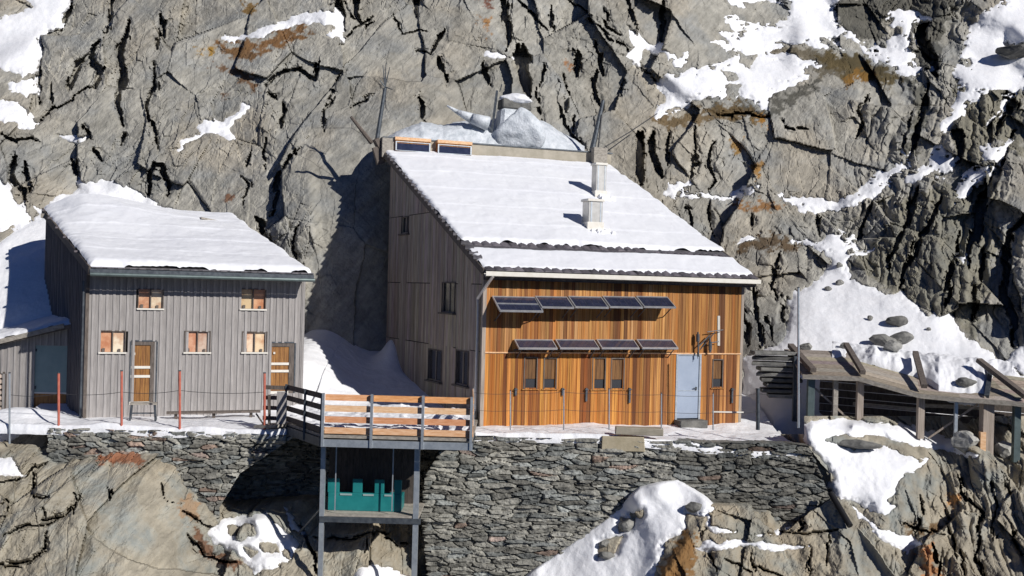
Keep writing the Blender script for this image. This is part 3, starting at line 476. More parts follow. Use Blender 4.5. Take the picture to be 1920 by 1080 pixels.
# ================================================================== ORANGE HUT
AF, AS = R_(20), R_(25)
A = Vector((15.2, 0, 0)); W1 = 9.15; D1 = 9.5
ff = Frame(A, AF)                                   # facade: u to the right, v into the building
uS = Vector((-math.sin(AS), math.cos(AS), 0)); B_ = ff.p(W1, 0, 0); C_ = A + uS * D1; D_ = B_ + uS * D1
sf = Frame(A, math.atan2(uS.y, uS.x), -1)           # side: u backwards, v into the building (to the right)
hut = thing('mountain_hut', A, 'two-storey mountain hut with orange larch front, weathered side and snowy roof', 'hut')
EZ, RZ = 4.93, 9.3; slope = (RZ - EZ) / D1
top_f = ff.uz(1160, 536)[1]; zst = ff.uz(1160, 662)[1]
# openings (px in the picture turned into metres on the facade plane)
wins = [rect(ff, 983, 671, 1005, 727), rect(ff, 1020, 672, 1041, 727), rect(ff, 1111, 672, 1133, 728), rect(ff, 1146, 673, 1168, 728), rect(ff, 1336, 675, 1353, 725)]
dr = rect(ff, 1267, 664, 1311, 787)
def tintf(u):
    return (1, 1, 1)
def tint_up(u):
    x = u / W1; s = .82 if x > .70 else 1.0; return (s, s * (.93 if x > .70 else 1), s * (.8 if x > .7 else 1.05))
def tint_lo(u):
    x = u / W1
    if x < .45: return (1.0, .88, .62)
    if x < .58: return (.86, .72, .5)
    return (1.0, .98, 1.0)
board_wall('front_wall', hut, ff, M['larch'], 0, W1, zst + .02, lambda u: 4.9, .125, [], .55, seed=2, tint=tint_up, chroma=2)
board_wall('front_wall', hut, ff, M['larch'], 0, W1, -.35, lambda u: zst - .02, .125, wins + [dr], .5, seed=5, tint=tint_lo, chroma=2)
MB().box(ff, 0.01, W1 - .01, .0, .05, -.4, 4.55).build('inner_wall', M['black'], hut) if 0 else None
MB().box(ff, -.02, W1 + .02, -.075, -.02, zst - .02, zst + .02).build('drip_rail', M['plank'], hut)
MB().box(ff, -.12, .0, -.06, .1, -.4, 4.9).build('corner_trim', M['old_wood'], hut)
MB().box(ff, W1, W1 + .1, -.05, .1, -.4, 4.9).build('corner_trim', M['old_wood'], hut)
# side wall in three storeys
z1s = zst; z2s = sf.uz(830, 521)[1]; z3s = sf.uz(745, 404)[1]
gab = lambda u: EZ + slope * u
so_ = [rect(sf, 855, 531, 832, 584), rect(sf, 830, 657, 806, 712), rect(sf, 880, 659, 858, 720), rect(sf, 768, 408, 756, 436)]
so_ = [(min(a, b), max(a, b), c, d) for a, b, c, d in so_]
z2s = 4.32 - .0
board_wall('side_wall', hut, sf, M['old_wood'], .02, D1, -.35, lambda u: zst - .015, .17, so_, .5, seed=8)
board_wall('side_wall', hut, sf, M['old_wood'], .02, D1, zst + .015, lambda u: 4.4, .17, so_, .45, seed=9)
board_wall('side_wall', hut, sf, M['old_wood'], .02, D1, 4.43, lambda u: min(6.9, gab(u)), .16, so_, .35, seed=10)
board_wall('side_wall', hut, sf, M['old_wood'], .02, D1, 6.93, gab, .16, so_, .35, seed=11)
core = MB(); inn = .06
def ring(z, zz=None): return None
pa, pb, pc, pd = ff.p(.05, .05, 0) + uS * .02, ff.p(W1 - .05, .05, 0), D_ + Vector((-.05, -.05, 0)), C_ + Vector((.1, -.05, 0))
core.hexa([p + Vector((0, 0, -.6)) for p in (pa, pb, pc, pd)] + [pa + Vector((0, 0, EZ - .08)), pb + Vector((0, 0, EZ - .08)), pc + Vector((0, 0, RZ - .1)), pd + Vector((0, 0, RZ - .1))])
core.build('inner_wall', M['black'], hut)
rf_ = Frame(B_, math.atan2(uS.y, uS.x), 1)
board_wall('side_wall', hut, Frame(B_, math.atan2(uS.y, uS.x), 1), M['old_wood'], .02, D1, -.6, gab, .18, [], .4, seed=12, th=.03)
# sunk shutters / windows
for (a, b, c, d), kind in [(x, 'f') for x in wins]:
    fr_ = sub('window', hut, ff.p((a + b) / 2, 0, c))
    mb = MB(); t = .035
    mb.box(ff, a - t, a, -.055, .04, c - t, d + t); mb.box(ff, b, b + t, -.055, .04, c - t, d + t); mb.box(ff, a, b, -.053, .04, d, d + t)
    mb.build('frame', M['dark_wood'], fr_); MB().box(ff, a - .09, b + .09, -.09, .0, c - .06, c - t - .002).build('sill', M['larch'], fr_)
    hh = (d - c) * .30
    sh = MB(); nb = 3
    for i in range(nb): sh.box(ff, a + (b - a) * i / nb + .003, a + (b - a) * (i + 1) / nb - .003, .0, .025, c + hh, d, (.55 - .2 * rnd.random(),) * 3)
    sh.build('shutter', M['door_wood'], fr_)
    MB().box(ff, a, b, .012, .03, c, c + hh - .01).build('pane', M['pane'], fr_)
for px, py0, py1 in ((965, 727, 741), (1053, 727, 741), (1097, 727, 752), (1178, 727, 755), (1370, 727, 755)):
    u, z0 = ff.uz(px, py1); z1 = ff.uz(px, py0)[1]
    MB().box(ff, u - .03, u + .03, -.11, -.03, z0, z1).bar(ff.p(u - .06, -.12, z1 - .05), ff.p(u + .06, -.12, z1 - .05), .03).build('shutter_catch', M['dark_steel'], hut)
# door
a, b, c, d = dr; do = sub('door', hut, ff.p((a + b) / 2, 0, c))
MB().box(ff, a + .04, b - .04, -.03, .03, c + .05, d - .04).build('door_leaf', M['door_grey'], do, bevel=.01)
MB().box(ff, a - .03, a + .04, -.06, .04, c, d).box(ff, b - .04, b + .03, -.06, .04, c, d).box(ff, a + .04, b - .04, -.06, .04, d - .04, d + .02).build('frame', M['steel'], do)
MB().box(ff, b - .16, b - .12, -.07, -.03, c + 1.0, c + 1.1).bar(ff.p(b - .14, -.08, c + 1.06), ff.p(b - .26, -.08, c + 1.06), .025).build('handle', M['dark_steel'], do)
MB().box(ff, a + .05, b - .05, -.04, -.031, c + (d - c) * .44, c + (d - c) * .45).build('seam', M['steel'], do)
MB().box(ff, a - .05, b + .1, -.45, -.035, c - .25, c + .02).build('doorstep', M['boulder'], do)
for (a, b, c, d) in so_:
    fr_ = sub('window', hut, sf.p((a + b) / 2, 0, c)); mb = MB(); t = .04
    mb.box(sf, a - t, a, -.07, .04, c - t, d + t).box(sf, b, b + t, -.07, .04, c - t, d + t).box(sf, a, b, -.068, .04, d, d + t); mb.build('frame', M['dark_wood'], fr_)
    MB().box(sf, a - .12, b + .12, -.16, -.03, c - .1, c - t - .002).build('sill', M['dark_wood'], fr_)
    MB().box(sf, a, b, .01, .03, c, d).build('pane', M['pane'], fr_); MB().box(sf, (a + b) / 2 - .02, (a + b) / 2 + .02, -.02, .008, c, d).build('glazing_bar', M['old_wood'], fr_)
    if c > 2.3 and c < 4: 
        for s in (a - .05 - (b - a) * .45, b + .05): MB().box(sf, s, s + (b - a) * .45, -.08, -.05, c, d).build('shutter', M['dark_wood'], fr_) if 0 else None
# roof
ov = .45; og = .28
e0 = ff.p(-og, 0, 0) - uS * ov; e1 = ff.p(W1 + og, 0, 0) - uS * ov; r0 = C_ - ff.U * og + uS * .1; r1 = D_ + ff.U * og + uS * .1
for p, z in ((e0, EZ - ov * slope), (e1, EZ - ov * slope), (r0, RZ + .1 * slope), (r1, RZ + .1 * slope)): p.z = z + .17
roof = roof_slab('roof', hut, [e0, e1, r1, r0], .16, M['roofing'])
def rp(a, b, dz=0): return e0 * (1 - a) * (1 - b) + e1 * a * (1 - b) + r0 * (1 - a) * b + r1 * a * b + Vector((0, 0, dz))
nR = (e1 - e0).cross(r0 - e0).normalized()
def roof_hit(px, py):
    h = hit(px, py, e0, nR) - e0
    U = e1 - e0; V = r0 - e0; G = np.array([[U.dot(U), U.dot(V)], [U.dot(V), V.dot(V)]]); s = np.linalg.solve(G, [h.dot(U), h.dot(V)]); return s[0], s[1]
b1 = roof_hit(1050, 472)[1]; b0 = roof_hit(1050, 462)[1]; bA = roof_hit(1050, 507)[1]
roof_snow('snow', roof, e0, e1, r0, r1, .15, M['snow_roof'], v0=b0, v1=1, bands=1.7, seed=1, edge=.14)
roof_snow('snow', roof, e0, e1, r0, r1, .09, M['snow_roof'], v0=bA, v1=b1 - .004, seed=2, edge=.1, nv=50)
def tile_row(b, a0, a1, n, nm):
    mb = MB(); r = random.Random(n)
    for i in range(n):
        a = a0 + (a1 - a0) * (i + .5) / n; w = (a1 - a0) / n
        q = [rp(a - w * .48, b - .018, .01), rp(a + w * .48, b - .018, .01), rp(a + w * .48, b + .008, .01), rp(a - w * .48, b + .008, .01)]
        t = [rp(a - w * .30, b - .016, .02 + .02 * r.random()), rp(a + w * .4, b - .018, .025), rp(a + w * .1, b + .008, .05 + .03 * r.random()), rp(a - w * .38, b + .006, .04)]
        g = .6 + .9 * r.random(); mb.hexa(q + t, (g, g * .95, g * .97))
    return mb.build(nm, M['roofing'], roof)
tile_row(bA, .0, 1.0, 30, 'tile_row'); tile_row(b0 - .003, -.0, .66, 20, 'tile_row'); tile_row(b1, .70, 1.0, 12, 'tile_row'); tile_row(b1 + .012, .70, .98, 11, 'tile_row')
# verge boards + snowy tiles poking from the left verge
MB().bar(e0 + Vector((-.02, 0, -.1)), r0 + Vector((-.02, 0, -.1)), .05, .2).build('verge_board', M['dark_wood'], roof)
MB().bar(e1 + Vector((.02, 0, -.1)), r1 + Vector((.02, 0, -.1)), .05, .2).build('verge_board', M['dark_wood'], roof)
mb = MB()
for i in range(26):
    b = .06 + .9 * i / 26; p = rp(0, b, .02); mb.hexa([p + Vector(v) for v in ((-.1, -.05, 0), (.18, 0, 0), (.12, .3, .1), (-.12, .25, .1), (-.1, -.05, .05), (.18, 0, .07), (.12, .3, .17), (-.12, .25, .15))], (.8 + rnd.random() * .8,) * 3)
mb.build('verge_tiles', M['roofing'], roof)
# gutter and fascia, downpipe
g0 = e0 + Vector((0, 0, -.10)) - uS * .07; g1 = e1 + Vector((.05, 0, -.10)) - uS * .07
mb = MB(); n = 8
for i in range(n):
    t0, t1 = math.pi + math.pi * i / n, math.pi + math.pi * (i + 1) / n
    o = lambda t: uS * (-math.cos(t) * -.075) + Vector((0, 0, math.sin(t) * .13))
    mb.add([g0 + o(t0), g1 + o(t0), g1 + o(t1), g0 + o(t1)], [(0, 1, 2, 3)])
mb.bar(g0 - uS * .075 + Vector((0, 0, .01)), g1 - uS * .075 + Vector((0, 0, .01)), .025)
mb.bar(g0 - uS * .08 + Vector((0, 0, -.05)), g1 - uS * .08 + Vector((0, 0, -.05)), .03, .13)
mb.build('gutter', M['white'], roof)
MB().bar(e0 + Vector((0, 0, -.21)) + uS * .03, e1 + Vector((0, 0, -.21)) + uS * .03, .04, .2).build('fascia', M['dark_wood'], roof)
# soffit
mb = MB(); q = [e0 + Vector((0, 0, -.32)) + uS * .05, e1 + Vector((0, 0, -.32)) + uS * .05, ff.p(W1, 0, 4.86), ff.p(0, 0, 4.86)]; mb.hexa([p - Vector((0, 0, .02)) for p in q] + q); mb.build('soffit', M['dark_wood'], roof)
dp = [g0 + Vector((.25, .03, -.12)), sf.p(.30, -.16, 3.95), sf.p(.30, -.13, 3.7), sf.p(.30, -.13, .0)]
MB().path(dp, .05, 8).build('downpipe', M['gutter'], hut, smooth=False)
# chimneys
def chim(px, pyb, pxw, h, label):
    a, b = roof_hit(px, pyb); base = rp(a, b); f = Frame(base, R_(20)); wd = pxw / F * (base.y + 35) / 1.28 / 2
    c = sub('chimney', roof, base)
    MB().box(f, -wd, wd, -wd, wd, -.3, h).build('stack', M['chimney'], c, bevel=.015)
    MB().box(f, -wd * 1.18, wd * 1.18, -wd * 1.18, wd * 1.18, h, h + .09).build('cap', M['white'], c, bevel=.01)
    MB().box(f, -wd * .7, -wd * .5, -wd - .01, -wd, 0, h - .02).box(f, wd * .62, wd * .78, -wd - .012, -wd, 0, h - .02).build('seam', M['steel'], c)
    MB().box(f, -wd * 1.15, wd * 1.15, -wd * 1.15, wd * 1.15, -.05, .28).build('flashing', M['white'], c)
    s = MB(); r = random.Random(px)
    for i in range(12):
        x = r.uniform(-.6, 1.5) * wd * 1.6; y = -wd * 1.3 - r.random() * .25; z = y * slope + .16
        q = r.uniform(.05, .13); pts = [(-q, -q, -.06), (q, -q * .8, -.08), (q * .9, q, -.03), (-q, q * .8, -.03), (-q * .6, -q * .6, q * .8), (q * .7, -q * .5, q), (q * .5, q * .6, q), (-q * .6, q * .5, q * .9)]
        s.hexa([f.p(x + a_, y + b_, z + c_) for a_, b_, c_ in pts])
    s.build('snow_rubble', M['snow'], c, smooth=False)
chim(1122, 372, 27, 1.25, ''); chim(1110, 432, 37, 1.0, '')
# ridge box, little windows, masts
rx = Frame(r0 + Vector((0, 0, .02)), AF); RW = (r1 - r0).length
# ridge corner frame slightly rotated to follow the ridge
ang = math.atan2((r1 - r0).y, (r1 - r0).x); rx = Frame(r0, ang)
h_r = rx.uz(960, 272)[1] - r0.z if 0 else .55
rb = MB().box(rx, .0, RW, -.02, .45, -.35, .52).build('ridge_fascia', M['fascia'], roof)
MB().box(rx, -.05, RW + .05, -.06, .5, .52, .57).build('ridge_cap', M['dark_steel'], roof)
for p0, p1 in ((738, 803), (817, 880)):
    a = rx.uz(p0, 280)[0]; b = rx.uz(p1, 280)[0]; s = sub('skylight', roof, rx.p(a, 0, .1))
    MB().box(rx, a, b, -.28, -.03, .02, .44).build('casing', M['larch'], s)
    MB().box(rx, a + .06, b - .06, -.30, -.282, .05, .32).build('pane', M['glass'], s)
    MB().box(rx, a - .02, b + .02, -.32, -.0, .44, .56).build('hood', M['plank'], s)
    MB().box(rx, a, b, -.31, -.3, .03, .05).box(rx, a, a + .05, -.31, -.3, .05, .36).box(rx, b - .05, b, -.31, -.3, .05, .36).box(rx, a, b, -.31, -.3, .36, .39).build('frame', M['steel'], s)
rr = (r0 + Vector((-.12, .1, .12)))
MB().box(rx, -.12, .36, -.2, .4, -.25, .5).build('ridge_end', M['pale_plank'], roof)
mb = MB().bar(rx.p(-.3, .1, .15), rx.p(-.1, .1, -.5), .25, .3).bar(rx.p(-.35, .0, .45), rx.p(-.1, .1, .05), .2); mb.build('ridge_bracket', M['dark_wood'], roof)
Yr = 8.9
ms = sub('mast', roof, at(706, 258, Yr)); MB().rod(at(706, 268, Yr), at(722, 165, Yr), .09, .07).build('tube', M['dark_steel'], ms)
mb = MB(); 
for x, y in ((718, 122), (724, 118), (731, 126), (712, 150), (736, 168)): mb.rod(at(722, 163, Yr), at(x, y, Yr - .1), .03, .015, 5)
mb.build('antenna', M['dark_steel'], ms)
ms = sub('mast', roof, at(697, 265, Yr)); MB().rod(at(697, 268, Yr), at(658, 219, Yr - .6), .10, .06).build('tube', M['dark_wood'], ms)
ms = sub('mast', roof, at(1112, 278, 11.8)); MB().rod(at(1110, 282, 11.8), at(1131, 188, 11.9), .12, .07).build('tube', M['dark_steel'], ms)
MB().rod(at(1128, 215, 11.8), at(1121, 285, 11.7), .03).build('stay', M['cable'], ms)
MB().box(Frame(at(1112, 318, 11.55), AF), -.1, .5, -.3, .2, 0, .9).build('ridge_end', M['pale_plank'], roof)
MB().path([at(1130, 278, 11.8), at(1180, 248, 13.5), at(1232, 213, 16)], .022).build('guy_wire', M['cable'], roof)
MB().path([at(697, 265, 9), at(660, 240, 9.5), at(590, 240, 10.5)], .008).build('guy_wire', M['cable'], roof)
# wind-carved snow drift with iced vent behind the ridge
def prof(px):
    return np.interp(px, [712, 730, 750, 790, 830, 862, 885, 905, 920, 928, 940, 992, 1000, 1010, 1030, 1050, 1075, 1097], [266, 254, 242, 229, 233, 229, 224, 228, 226, 222, 221, 221, 222, 224, 234, 246, 260, 274])
pxs = np.arange(712, 1098, 2.); dd = np.linspace(0, 1, 40)
PXg, Dg = np.meshgrid(pxs, dd); Yb = np.interp(PXg, [712, 1097], [9.4, 12.2])
top = prof(PXg) + 3 * fbm(PXg / 12, Dg * 2, 3, 2); bot = np.interp(PXg, [712, 1097], [276, 284]) + 12
hf = np.sin(np.clip(Dg, 0, 1) * math.pi / 2); PYg = bot + (top - bot) * hf; Yg = Yb + 1.6 * (1 - np.cos(Dg * math.pi / 2)) + .06 * fbm(PXg / 9, Dg * 7, 3, 4)
Xg, Yg2, Zg = atn(PXg, PYg, Yg)
# add the back half so that it is a solid hummock
Xb, Yb2, Zb = Xg[::-1][1:], (2 * (Yb + 1.6) - Yg[::-1])[1:], Zg[::-1][1:]
dr_ = grid_mesh('ridge_snow_drift', np.concatenate([Xg, Xb]), np.concatenate([Yg2, Yb2]), np.concatenate([Zg, Zb]), M['ice'], flip=True, parent=roof)
vt = sub('vent', roof, at(960, 240, 12)); f = Frame(at(962, 246, 11.6), AF)
mb = MB(); k = 1 / F * 46.6
mb.hexa([f.p(-.7, -.4, -.5), f.p(.8, -.4, -.5), f.p(.8, .5, -.5), f.p(-.8, .5, -.5), f.p(-.62, -.35, .92), f.p(.74, -.35, .88), f.p(.7, .4, .88), f.p(-.62, .4, .92)])
mb.build('housing', M['ice'], vt, bevel=.12)
MB().hexa([f.p(-.60, -.33, .9), f.p(.70, -.33, .86), f.p(.68, .38, .86), f.p(-.60, .38, .9), f.p(-.58, -.3, 1.3), f.p(.66, -.3, 1.27), f.p(.62, .36, 1.27), f.p(-.58, .36, 1.3)]).build('collar', M['boulder'], vt, bevel=.04)
def blob(name, o, r, m, parent=None, seed=0, flat=.6, n=3, amp=.3, col=1):
    import bmesh
    bm = bmesh.new(); bmesh.ops.create_icosphere(bm, subdivisions=n, radius=1); rr = random.Random(seed); k = [Vector((rr.uniform(-1, 1), rr.uniform(-1, 1), rr.uniform(-1, 1))).normalized() for _ in range(9)]; kd = [rr.uniform(.55, .85) for _ in k]
    from mathutils import noise as mn
    for v in bm.verts:
        c = v.co.copy()
        for q, d in zip(k, kd):
            e = c.dot(q) - d
            if e > 0: c -= q * e * amp * 3
        c += v.co * .10 * mn.noise(v.co * 3 + Vector((seed, 0, 0)))
        v.co = Vector((c.x * r[0], c.y * r[1], c.z * r[2])) + Vector(o)
    me = bpy.data.meshes.new(name); bm.to_mesh(me); bm.free(); me.materials.append(m)
    ca = me.color_attributes.new('col', 'FLOAT_COLOR', 'POINT'); ca.data.foreach_set('color', [col] * 4 * len(me.vertices))
    ob = bpy.data.objects.new(name, me); C.objects.link(ob)
    if parent: ob.parent = parent; ob.matrix_parent_inverse = parent_world(parent).inverted()
    return ob
o = blob('snow_cap', f.p(.04, .03, 1.32), (.74, .46, .26), M['snow'], vt, 3, n=4)
for p in o.data.polygons: p.use_smooth = True
o = blob('snow_crust', f.p(.15, -.2, -.05), (1.15, .7, 1.05), M['ice'], vt, 5, n=4)
for p in o.data.polygons: p.use_smooth = True
MB().bar(at(922, 248, 11.3), at(932, 170, 11.3), .1, .14).build('vent_board', M['dark_steel'], vt)
MB().bar(at(937, 172, 11.3), at(941, 158, 11.4), .03).build('vent_rod', M['dark_steel'], vt)
mb = MB(); pts = [(838, 198, .03), (858, 210, .1), (885, 222, .22), (915, 232, .3)]
for (x0, y0, q0), (x1, y1, q1) in zip(pts, pts[1:]): mb.rod(at(x0, y0, 11), at(x1, y1, 11.2), q0, q1, 10)
mb.build('snow_spike', M['ice'], vt, smooth=True)
# solar panels
def panel(px0, px1, py0, out, drop, split=False, off=.02):
    u0, z = ff.uz(px0, py0); u1 = ff.uz(px1, py0 + (px1 - px0) * .012)[0]; s = sub('solar_panel', hut, ff.p(u0, 0, z))
    T0 = Vector((0, 0, z)); nrm = Vector((0, -drop, out)).normalized()
    def P(u, t, h=0):  # t from top 0 to bottom 1
        v = -.05 - off - out * t - h * nrm.z * 0; zz = z - drop * t
        d = Vector((0, 0, 0)); return ff.p(u, v - h * (drop / math.hypot(out, drop)), zz + h * (out / math.hypot(out, drop)))
    def plate(a, b, t0, t1, h0, h1): return [P(a, t1, h0), P(b, t1, h0), P(b, t0, h0), P(a, t0, h0), P(a, t1, h1), P(b, t1, h1), P(b, t0, h1), P(a, t0, h1)]
    e = .035; te = .05 / math.hypot(out, drop)
    fm = MB().hexa(plate(u0, u1, 0, te, -.02, .03)).hexa(plate(u0, u1, 1 - te, 1, -.02, .03)).hexa(plate(u0, u0 + e, te, 1 - te, -.02, .03)).hexa(plate(u1 - e, u1, te, 1 - te, -.02, .03))
    if split: fm.hexa(plate(u0 + e, u1 - e, .48, .53, -.018, .034))
    fm.build('frame', M['alu'], s)
    MB().hexa(plate(u0 + e, u1 - e, te, 1 - te, -.015, .012)).build('cells', M['glass'], s)
    gl = MB()
    for i in range(1, 5):
        uu = u0 + (u1 - u0) * i / 5; gl.hexa(plate(uu - .003, uu + .003, te, 1 - te, .0121, .0135))
    gl.build('cell_lines', M['dark_steel'], s)
    for uu in (u0 + .12, u1 - .12): MB().bar(P(uu, .9, -.03), ff.p(uu, -.04, z - drop - .32), .025).build('strut', M['dark_steel'], s)
x = [1001, 1063, 1127, 1190, 1251]
panel(921, 1001, 556, .78, .44, True)
for a, b in zip(x, x[1:]): panel(a, b - 2, 556, .64, .34)
for a, b in ((962, 1034), (1039, 1112), (1116, 1186), (1191, 1258)): panel(a, b, 637, .46, .26)
MB().bar(ff.p(*[ff.uz(958, 655)[0], -.25, ff.uz(958, 655)[1]]), ff.p(ff.uz(1262, 655)[0], -.25, ff.uz(1262, 655)[1] + .02), .03).build('panel_rail', M['dark_steel'], hut)
# cable bracket by the door
cb = sub('cable_bracket', hut, ff.p(*[ff.uz(1310, 650)[0], 0, ff.uz(1310, 650)[1]]))
q = lambda px, py, v=-.2: ff.p(ff.uz(px, py)[0], v, ff.uz(px, py)[1])
mb = MB().rod(q(1303, 622), q(1304, 668), .03).rod(q(1325, 632), q(1326, 660), .035).bar(q(1303, 650), q(1325, 628), .035).bar(q(1312, 655, -.04), q(1335, 622), .03).rod(q(1320, 622), q(1350, 618), .015).rod(q(1328, 642), q(1342, 640), .015).rod(q(1303, 660, -.15), q(1303, 672, -.2), .012)
mb.build('iron_arms', M['dark_steel'], cb); MB().bar(q(1346, 592, -.06), q(1346, 648, -.06), .08, .03).build('cover_strip', M['white'], cb)
for a_, b_, c_ in ((1303, 626, 640), (1326, 640, 656)): MB().rod(q(a_, b_), q(a_, c_), .06).build('insulator', M['dark_steel'], cb)

# ================================================================== GREY HUT
G0 = Vector((2.9, -.4, 0)); GA = R_(21); GS = R_(32); WG = 6.66; DG = 7.4
gf = Frame(G0, GA); guS = Vector((-math.sin(GS), math.cos(GS), 0)); gs = Frame(G0, math.atan2(guS.y, guS.x), -1)
ann = thing('grey_hut', G0, 'grey board-clad hut with snowy lean-to roof, five small windows and two orange doors', 'hut')
GE = 4.58; GR = 6.5; gsl = (GR - GE) / DG; gtop = lambda u: GE
gw = [rect(gf, *r) for r in ((260, 543, 305, 578), (452, 543, 497, 579), (188, 621, 234, 660), (347, 622, 393, 660), (455, 623, 499, 660))]
gd = [rect(gf, 245, 640, 292, 757), rect(gf, 508, 643, 551, 737)]
board_wall('front_wall', ann, gf, M['grey_wood'], 0, WG, -.35, gtop, .2, gw + gd, .1, batten=.075, seed=21, th=.02, chroma=0, gap=.02)
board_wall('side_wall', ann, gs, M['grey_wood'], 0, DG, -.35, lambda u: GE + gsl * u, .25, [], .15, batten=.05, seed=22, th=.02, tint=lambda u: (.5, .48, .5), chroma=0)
GB = gf.p(WG, 0, 0); board_wall('side_wall', ann, Frame(GB, math.atan2(guS.y, guS.x), 1), M['grey_wood'], 0, DG, -.35, lambda u: GE + gsl * u, .3, [], .2, seed=23)
pa, pb, pc, pd = gf.p(.06, .06, 0) , gf.p(WG - .06, .06, 0), GB + guS * DG, G0 + guS * DG + Vector((.15, 0, 0))
MB().hexa([p + Vector((0, 0, -.5)) for p in (pa, pb, pc, pd)] + [pa + Vector((0, 0, GE)), pb + Vector((0, 0, GE)), pc + Vector((0, 0, GR)), pd + Vector((0, 0, GR))]).build('inner_wall', M['black'], ann)
MB().box(gf, -.05, .05, -.08, .06, -.4, GE).build('corner_trim', M['dark_wood'], ann)
MB().box(gf, WG - .03, WG + .05, -.07, .06, -.4, GE).build('corner_trim', M['grey_wood'], ann)
MB().rod(gf.p(-.12, -.12, 4.2), gf.p(-.12, -.12, -.1), .04).build('downpipe', M['dark_steel'], ann)
for i, (a, b, c, d) in enumerate(gw):
    s = sub('window', ann, gf.p((a + b) / 2, 0, c)); t = .03
    MB().box(gf, a - t, a, -.05, .04, c - t, d + t).box(gf, b, b + t, -.05, .04, c - t, d + t).box(gf, a, b, -.05, .04, d, d + t).box(gf, (a + b) / 2 - .018, (a + b) / 2 + .018, -.03, .03, c, d).build('frame', M['dark_wood'], s)
    MB().box(gf, a - .05, b + .05, -.10, -.0, c - .05, c - .002).build('sill', M['white'], s)
    tones = [((1, .72, .6), (1.15, 1.15, 1.1)), ((1, .9, .7), (1.05, .72, .55)), ((1.1, .75, .6), (1.3, 1.35, 1.35)), ((1.15, .85, .75), (1.0, .95, 1.0)), ((1.3, 1.2, 1.15), (1.25, 1.15, 1.0))][i]
    MB().box(gf, a, (a + b) / 2 - .018, .035, .05, c, d, tones[0]).box(gf, (a + b) / 2 + .018, b, .035, .05, c, d, tones[1]).build('pane', M['beige_pane'], s)
    MB().box(gf, a + .05, a + .14, -.012, -.001, c + .01, c + .12).box(gf, b - .2, b - .12, -.012, -.001, c + .01, c + .1).build('latch', M['dark_wood'], s)
for (a, b, c, d) in gd:
    s = sub('door', ann, gf.p((a + b) / 2, 0, c)); m_ = a + (b - a) * .77
    mb = MB()
    for i in range(4): mb.box(gf, a + (m_ - a) * i / 4 + .004, a + (m_ - a) * (i + 1) / 4 - .004, .0, .04, c + .08, d - .13, (1 - .3 * rnd.random(),) * 3)
    mb.build('door_leaf', M['door_wood'], s)
    zz = lambda t: c + (d - c) * t
    for t in (.585, .44): MB().box(gf, a, m_, -.03, -.001, zz(t) - .04, zz(t) + .04).build('cross_board', M['white'], s)
    MB().box(gf, a - .03, m_, -.05, -.001, c - .02, c + .07).build('threshold', M['white'], s)
    MB().box(gf, a - .04, a, -.05, .03, c, d).box(gf, b, b + .04, -.05, .03, c, d).box(gf, a, b, -.05, .03, d, d + .04).build('frame', M['dark_steel'], s)
    MB().box(gf, m_, b, -.03, .03, c, d).box(gf, a, m_, -.03, .03, d - .12, d).build('reveal', M['dark_wood'], s)
    MB().box(gf, a + .06, a + .12, -.05, -.001, zz(.78), zz(.82)).build('handle', M['white'], s)
ov = .8
q0 = gf.p(-.12, 0, 0) - guS * ov; q1 = gf.p(WG + .02, 0, 0) - guS * ov; q2 = gf.p(WG + .05, 0, 0) + guS * (DG + .1); q3 = gf.p(-.15, 0, 0) + guS * (DG + .1)
for p, t in ((q0, -ov), (q1, -ov), (q2, DG + .1), (q3, DG + .1)): p.z = GE + gsl * t + .24
groof = roof_slab('roof', ann, [q0, q1, q2, q3], .2, M['roofing'])
roof_snow('snow', groof, q0 + guS * .08, q1 + guS * .08, q3, q2, .2, M['snow_roof'], bands=1.75, seed=4, hump=.45, back=False, amp=.05, edge=.3)
up = Vector((0, 0, 1))
MB().bar(q0 - up * .10 - guS * .03, q1 - up * .10 - guS * .03, .05, .12).build('fascia', M['dark_steel'], groof)
MB().rod(q0 - up * .21 - guS * .1, q1 - up * .21 - guS * .1, .06, n=10).build('gutter', M['green_metal'], groof)
mb = MB().bar(q0 - guS * .03 + gf.U * .05, q1 - guS * .03 - gf.U * .05, .05, .03); r = random.Random(5)
for i in range(22):
    p = q0.lerp(q1, (i + .2 + .5 * r.random()) / 22) - guS * .04 + up * -.0; mb.bar(p, p + gf.U * .2, .07, .04, col=(1.4,) * 3)
mb.build('tile_row', M['roofing'], groof)
MB().bar(q0 - up * .1, q3 - up * .1, .06, .26).build('verge_board', M['dark_wood'], groof)
mb = MB()
for t in (.22, .45, .62, .8, .95):
    p = q0.lerp(q3, t) + up * .03; mb.bar(p - gf.U * .1, p + gf.U * (.25 + .2 * r.random()), .14, .06, col=(1.3, 1.2, 1.2))
mb.build('verge_tiles', M['roofing'], groof)
MB().bar(at(375, 409, 6.6), at(466, 427, 7.6), .35, .07).build('loose_board', M['pale_plank'], groof); MB().bar(at(80, 405, 5.5), at(122, 407, 5.6), .5, .16).build('loose_board', M['pale_plank'], groof)

